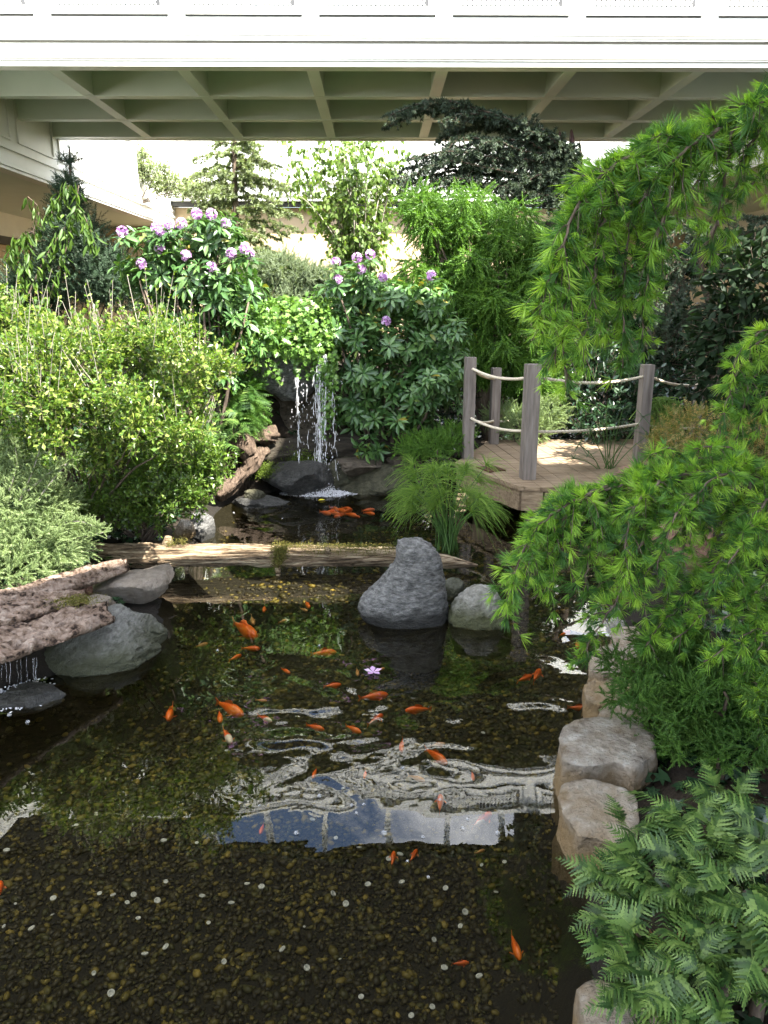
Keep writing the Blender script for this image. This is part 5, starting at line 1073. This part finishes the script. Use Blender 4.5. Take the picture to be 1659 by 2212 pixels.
def fish(label, cx, cy, ln, ang, skin='gold', z=-.07, bend=.15, group=None, seed=0, small=False, fat=1.0):
    a = R(ang); h = onz(cx+.5*ln*math.cos(a), cy+.5*ln*math.sin(a), z); q = onz(cx-.5*ln*math.cos(a), cy-.5*ln*math.sin(a), z); v = h-q; Lw = float(np.linalg.norm(v)); th = math.atan2(v[1], v[0])
    cx_, sx_ = math.cos(th), math.sin(th)
    def loc(P):   # local: +X head, bend in plan
        P = np.array(P, float); b = bend*Lw*((P[:,0]/Lw)**2)*np.sign(-P[:,0]+1e-9)*(P[:,0] < 0)
        y = P[:,1]+b; return np.stack([P[:,0]*cx_-y*sx_, P[:,0]*sx_+y*cx_, P[:,2]], 1)+(h+q)/2
    u = np.array([0,.03,.09,.18,.30,.45,.58,.70,.80,.86]); wd = np.array([.012,.05,.082,.108,.12,.11,.088,.06,.036,.028])*fat; hg = np.array([.012,.06,.10,.135,.155,.145,.115,.08,.052,.046])*fat
    V, k = [], 12
    for i in range(len(u)):
        for j in range(k): t_ = 2*math.pi*j/k; V.append(((.5-u[i])*Lw, wd[i]*Lw*math.cos(t_), hg[i]*Lw*math.sin(t_)))
    Q = [[i*k+j, i*k+(j+1)%k, (i+1)*k+(j+1)%k, (i+1)*k+j] for i in range(len(u)-1) for j in range(k)]
    mb = MB().add(loc(V), Q, [list(range(k))[::-1]], [[(len(u)-1)*k+j for j in range(k)]])
    o = tag(mb.build('goldfish', M[skin], org=tuple((h+q)/2)), label, 'fish', group)
    def fin(name, pts, th_=.004):
        P = np.array(pts, float)*Lw; n = len(P); off = np.array([0, th_*Lw, 0]) if abs(P[:,1]).max() < 1e-6 else np.array([0,0,th_*Lw]); V = np.concatenate([P+off, P-off])
        MB().add(loc(V), [list(range(n))], [list(range(n, 2*n))[::-1]], [[i, (i+1)%n, n+(i+1)%n, n+i] for i in range(n)]).build(name, M['fin' if skin != 'pale' else 'pale'], o, smooth=False)
    fin('tail_fin', [(-.35,0,.02),(-.43,0,.08),(-.5,0,.13),(-.47,0,.03),(-.455,0,0),(-.47,0,-.03),(-.5,0,-.12),(-.43,0,-.07),(-.35,0,-.02)], .006)
    if not small:
        fin('dorsal_fin', [(.18,0,.13),(.10,0,.23),(-.02,0,.21),(-.14,0,.14),(-.16,0,.09)])
        for s in (-1, 1): fin('pectoral_fin', [(.26,.09*s,-.03),(.20,.10*s,-.05),(.12,.20*s,-.06),(.14,.22*s,-.05),(.24,.16*s,-.03)])
        for s in (-1, 1):
            e = loc(np.array([[.42*Lw, s*.055*Lw*fat, .03*Lw]]))[0]; MB().add(IC1[0]*.013*Lw+e, IC1[1]).build('eye', M['eye'], o)
    return o
FISH = [
 ('big orange goldfish nosing right below the log, left of the boulders',528,1360,62,33,'gold',0), ('slim pale goldfish just above the big one below the log',545,1340,18,70,'pale',1), ('small bright goldfish highest and leftmost under the log',571,1315,14,100,'gold',1),
 ('tiny orange goldfish by the log reflection, upper of two close together',664,1306,17,60,'gold',1), ('tiny orange brown goldfish lower of the two near the log reflection',656,1317,18,20,'pale',1), ('tiny pale goldfish between the log and the tall boulder',611,1342,22,-20,'pale',1), ('pale sliver of a goldfish swimming left of the big goldfish',436,1393,28,-15,'pale',1),
 ('slim orange goldfish swimming level under the big one',541,1401,42,2,'gold',1), ('orange goldfish pointing up right near the greenish boulder',508,1421,30,-25,'gold',1), ('orange goldfish swimming level in the green reflection',698,1411,58,-5,'gold',0), ('small orange goldfish left of the green reflection',617,1449,22,30,'gold',1),
 ('blurry deep orange goldfish below the level swimmer',718,1481,40,-6,'gold',0), ('long orange goldfish swimming level beside the purple petal',806,1505,66,-8,'gold',0), ('pale yellow goldfish touching the purple petal',822,1447,20,-25,'pale',1), ('thin pale goldfish upright left of the purple petal',772,1452,16,85,'pale',1),
 ('orange goldfish with a white stripe on its back',810,1556,42,-35,'goldw',0), ('orange goldfish heading left in the ripples below the tall boulder',904,1533,58,175,'gold',0), ('large orange goldfish slanting down right in the middle left',496,1530,66,28,'gold',0), ('small goldfish hanging straight down below the large slanting one',475,1548,26,85,'gold',1),
 ('upright orange goldfish farthest left in open water',368,1539,36,105,'gold',0), ('pale goldfish right of the large slanting one',564,1513,26,5,'pale',1), ('orange goldfish with a white nose in the ring ripples',572,1552,34,25,'goldw',0), ('white and orange goldfish alone below the large slanting one',491,1590,36,60,'goldw',0),
 ('broad orange goldfish in the middle of the ring ripples',680,1571,42,14,'gold',0), ('slim orange goldfish right of the broad one',763,1575,38,25,'gold',0), ('long orange goldfish diving right under the ripples',942,1633,58,35,'gold',0), ('cream orange goldfish above the diving one',945,1609,34,-8,'pale',0), ('thin upright orange goldfish left of the cream one',868,1610,28,92,'gold',1),
 ('goldfish upright in the white roof reflection, left one',680,1670,24,110,'gold',1), ('goldfish upright in the white roof reflection, right one',789,1672,20,100,'gold',1), ('brownish goldfish just above the blue sky reflection',899,1681,40,18,'pale',1), ('orange goldfish pointing up at the top of the blue sky reflection',951,1736,38,-88,'gold',0),
 ('red and white goldfish at the right end of the sky reflection',1040,1772,54,-35,'redw',0), ('dim red goldfish above the right end of the sky reflection',1021,1676,20,80,'gold',1), ('small upright orange goldfish right below the sky reflection',849,1856,34,-82,'gold',0), ('small leaning orange goldfish right below the sky reflection',893,1849,32,-60,'gold',0),
 ('small orange goldfish inside the left part of the sky reflection',566,1790,26,110,'gold',1), ('brown goldfish below the right part of the sky reflection',1036,1840,24,-20,'pale',1), ('orange goldfish diving alone in the dark lower right water',1113,2045,62,70,'gold',0), ('orange goldfish under a coin near the bottom edge',994,2081,40,-4,'gold',0),
 ('orange goldfish swimming left of the cedar tips',1219,1369,28,-20,'gold',0), ('red goldfish under the lowest cedar tip',1247,1391,18,80,'gold',1), ('small goldfish in the reflection of the pale boulder',1075,1366,16,95,'gold',1), ('left orange goldfish of the pair in the grey reflection',1132,1466,36,-22,'gold',0), ('right orange goldfish of the pair in the grey reflection',1159,1460,30,-60,'gold',0),
 ('long red goldfish beside the right bank stones',1250,1530,52,4,'gold',0), ('goldfish cut by the left edge of the picture',-2,1925,44,-80,'gold',0)]
for i, (lb, x, y, ln, an, sk, sm) in enumerate(FISH): fish(lb, x, y, ln, an, sk, -.05-.02*(i % 4), .12*math.sin(i*1.7), None, i, bool(sm))
for i, (x, y, ln, an) in enumerate(((702,1108,26,15),(712,1105,24,-10),(722,1109,26,8),(735,1103,28,20),(742,1110,26,0),(750,1104,24,-15),(757,1112,30,12),(766,1116,24,5),(733,1115,24,170),(748,1098,22,10),(795,1102,30,-5),(797,1109,26,8),(721,1099,22,20))):
    fish('orange goldfish in the tight shoal below the waterfall', x, y, ln, an, 'gold', -.05-.012*(i % 5), .1*math.sin(i), 'goldfish shoal below the waterfall', i, True)
# ------------------------------------------------------------------ coins, bubbles, floating bits
M['coin'] = surf('silver_coin', [(.30,.30,.29),(.50,.50,.48),(.60,.60,.58)], 60, 5, .35, .4, 120, .001); M['bubble'] = watery('bubble', .6, .25, .02)
def coin_mb():
    prof = [(0,.0016),(.60,.0016),(.64,.0022),(.96,.0022),(1.0,.0014),(1.0,-.0014),(.96,-.002),(0,-.002)]; k = 20; V = [(r*.0121*math.cos(2*math.pi*j/k), r*.0121*math.sin(2*math.pi*j/k), z) for r, z in prof for j in range(k)]
    Q = [[i*k+j, i*k+(j+1)%k, (i+1)*k+(j+1)%k, (i+1)*k+j] for i in range(len(prof)-1) for j in range(k)]; return MB().add(V, Q)
coin = None; r_ = np.random.default_rng(141)
CO = [(720,1930),(795,1910),(1005,1970),(358,2045),(675,1770),(340,1945),(437,1935),(840,1855),(68,2005),(960,2090),(1035,2108),(1148,2075),(313,2060),(610,2050),(868,1905),(747,1952),(240,2145),(565,1915),(115,1940),(500,1950)]
while len(CO) < 66:
    x, y = r_.uniform(5, 1205), r_.uniform(1570, 2195)
    if y < 1700 and r_.random() < .6: continue
    CO.append((x, y))
for i, (x, y) in enumerate(CO):
    z = BED+.045+.004*r_.random(); p = onz(x, y, z)
    if pond_dist(np.array([p[0]]), np.array([p[1]]))[0] < .2: continue
    s = r_.choice([.45,.7,.85,1.0,1.2], p=[.3,.25,.2,.15,.1]); s = 1.1 if i < 20 else s
    if coin is None: coin = o = tag(coin_mb().build('coin', M['coin'], org=(0,0,0)), None, 'coin', 'coins on the pond floor')
    else: o = coin.copy(); COL.objects.link(o)
    o['label'] = 'silver coin lying on the pebble bed'; o.location = p; o.rotation_euler = (r_.normal(0,.25), r_.normal(0,.25), r_.random()*6); o.scale = (s, s, s)
bub = None
for i, (x, y) in enumerate(((786,1738),(950,1728),(1000,1790),(880,1860),(914,1808),(770,1757),(690,1720),(830,1800),(760,1740),(1010,1770),(870,1660),(925,1895),(640,1800),(560,1740),(1075,1800),(45,1430+60),(20,1545),(60,1560),(880,1125),(610,1120),(505,1108),(1005,1135),(470,1405),(690,1395))):
    if bub is None:
        V = IC2[0].copy(); V[:,2] = np.where(V[:,2] < 0, V[:,2]*.2, V[:,2]); bub = o = tag(MB().add(V*.011, IC2[1]).build('bubble', M['bubble'], org=(0,0,0)), None, 'bubble', 'bubbles on the water')
    else: o = bub.copy(); COL.objects.link(o)
    o['label'] = 'clear round bubble floating on the water'; o.location = onz(x, y, .001); s = r_.uniform(.5,1.2); o.scale = (s,s,s)
c = onz(806, 1452, .004); mb = MB(); th = np.arange(5)*2*math.pi/5+.4; mb.scatter(T_SPAT, np.repeat(c[None],5,0), unit(np.stack([np.cos(th), np.sin(th), np.full(5,.25)],1)), np.tile(UPZ,(5,1)), np.full(5,.055), np.full(5,.07))
tag(mb.build('fallen_flower', M['petal'], org=tuple(c)), 'fallen purple flower floating among the goldfish', 'flower')
c = onz(693, 1081, .006); M['yleaf'] = leafmat('yellow_leaf', [(.75,.65,.02),(.85,.75,.04)], .5, .3, .4, None, (1,1,.5)); mb = MB().scatter(T_LEAF, c[None]-[[.03,0,0]], np.array([[1,.1,.15]]), UPZ[None], np.array([.075]), np.array([.12]))
tag(mb.build('fallen_leaf', M['yleaf'], org=tuple(c)), 'bright yellow leaf floating in front of the waterfall splash', 'leaf')
# creeper hanging along the foot of the dark screen above the walkway (seen mirrored in the pond)
r_ = np.random.default_rng(151); xs_ = r_.uniform(-3.2, 2.5, 5200); e_ = np.array([.20*mnoise.fractal(Vector((x*1.1, 3.3, 0)), .8, 2, 4) for x in xs_])
zz = 6.42-np.abs(e_)*1.3*r_.random(5200)-.03; edge = np.abs(xs_+.35) > 2.0; zz = np.where(edge, 6.45-(np.abs(xs_+.35)-2.0)*1.1*r_.random(5200), zz); zz = np.maximum(zz, 5.72)
P = np.stack([xs_, DF-.08+r_.normal(0,.03,5200), zz], 1)
t = thing('creeper', 'dark creeper trailing from the screen above the walkway roof', 'creeper', (0, DF-.1, 5.7))
MB().scatter(T_IVY, P, unit(r_.normal(0,.6,(5200,3))-UPZ*.6), unit(r_.normal(0,.5,(5200,3))+np.array([0,-1,.2])), r_.uniform(.04,.09,5200)).build('leaves', M['lf_camel'], t)
MB().tube(lerp_path([(-3.2,DF-.07,6.4),(0,DF-.07,6.44),(2.5,DF-.07,6.4)], 20), .012, 5).build('stem', M['darktwig'], t)

# low leafy ground cover over the banks, and a filler shrub on the left bank
r_ = np.random.default_rng(161); n = 60000; X = np.concatenate([r_.uniform(-6.5, 5.2, n)]); Y = r_.uniform(1.2, 13.5, n); k = pond_dist(X, Y) < -.22
X, Y = X[k], Y[k]; k = ~((X > 1.0) & (X < 4.2) & (Y > 6.2) & (Y < 9.6)); X, Y = X[k], Y[k]; n = len(X); P = np.stack([X, Y, ground_z(X, Y)+r_.uniform(.0,.07,n)], 1)
MB_ = MB().scatter(T_IVY, P, unit(r_.normal(0,1,(n,3))*[1,1,.3]), unit(UPZ+r_.normal(0,.35,(n,3))), r_.uniform(.04,.09,n))
tag(MB_.build('ground_cover', M['lf_gloss'], org=(0,8,0)), 'dark leafy ground cover on the banks', 'ground cover', kind='stuff')
shrub('leafy_shrub', 'small leaved shrub on the left bank behind the grey juniper, at the picture edge', 'shrub', gz(at(-160,1000,5.4)), mini([(-150,800,5.5,110,90,.4),(-120,930,5.4,110,90,.4),(-30,880,5.6,60,70,.3)], 30, 34, 8, .17), 162, 1100, .25, 17, T_SPAT, .042, M['lf_low'], M['bark'], T_SPAT, .4, .0009, .2, n_limb=12, r0=.014, wander=.9)
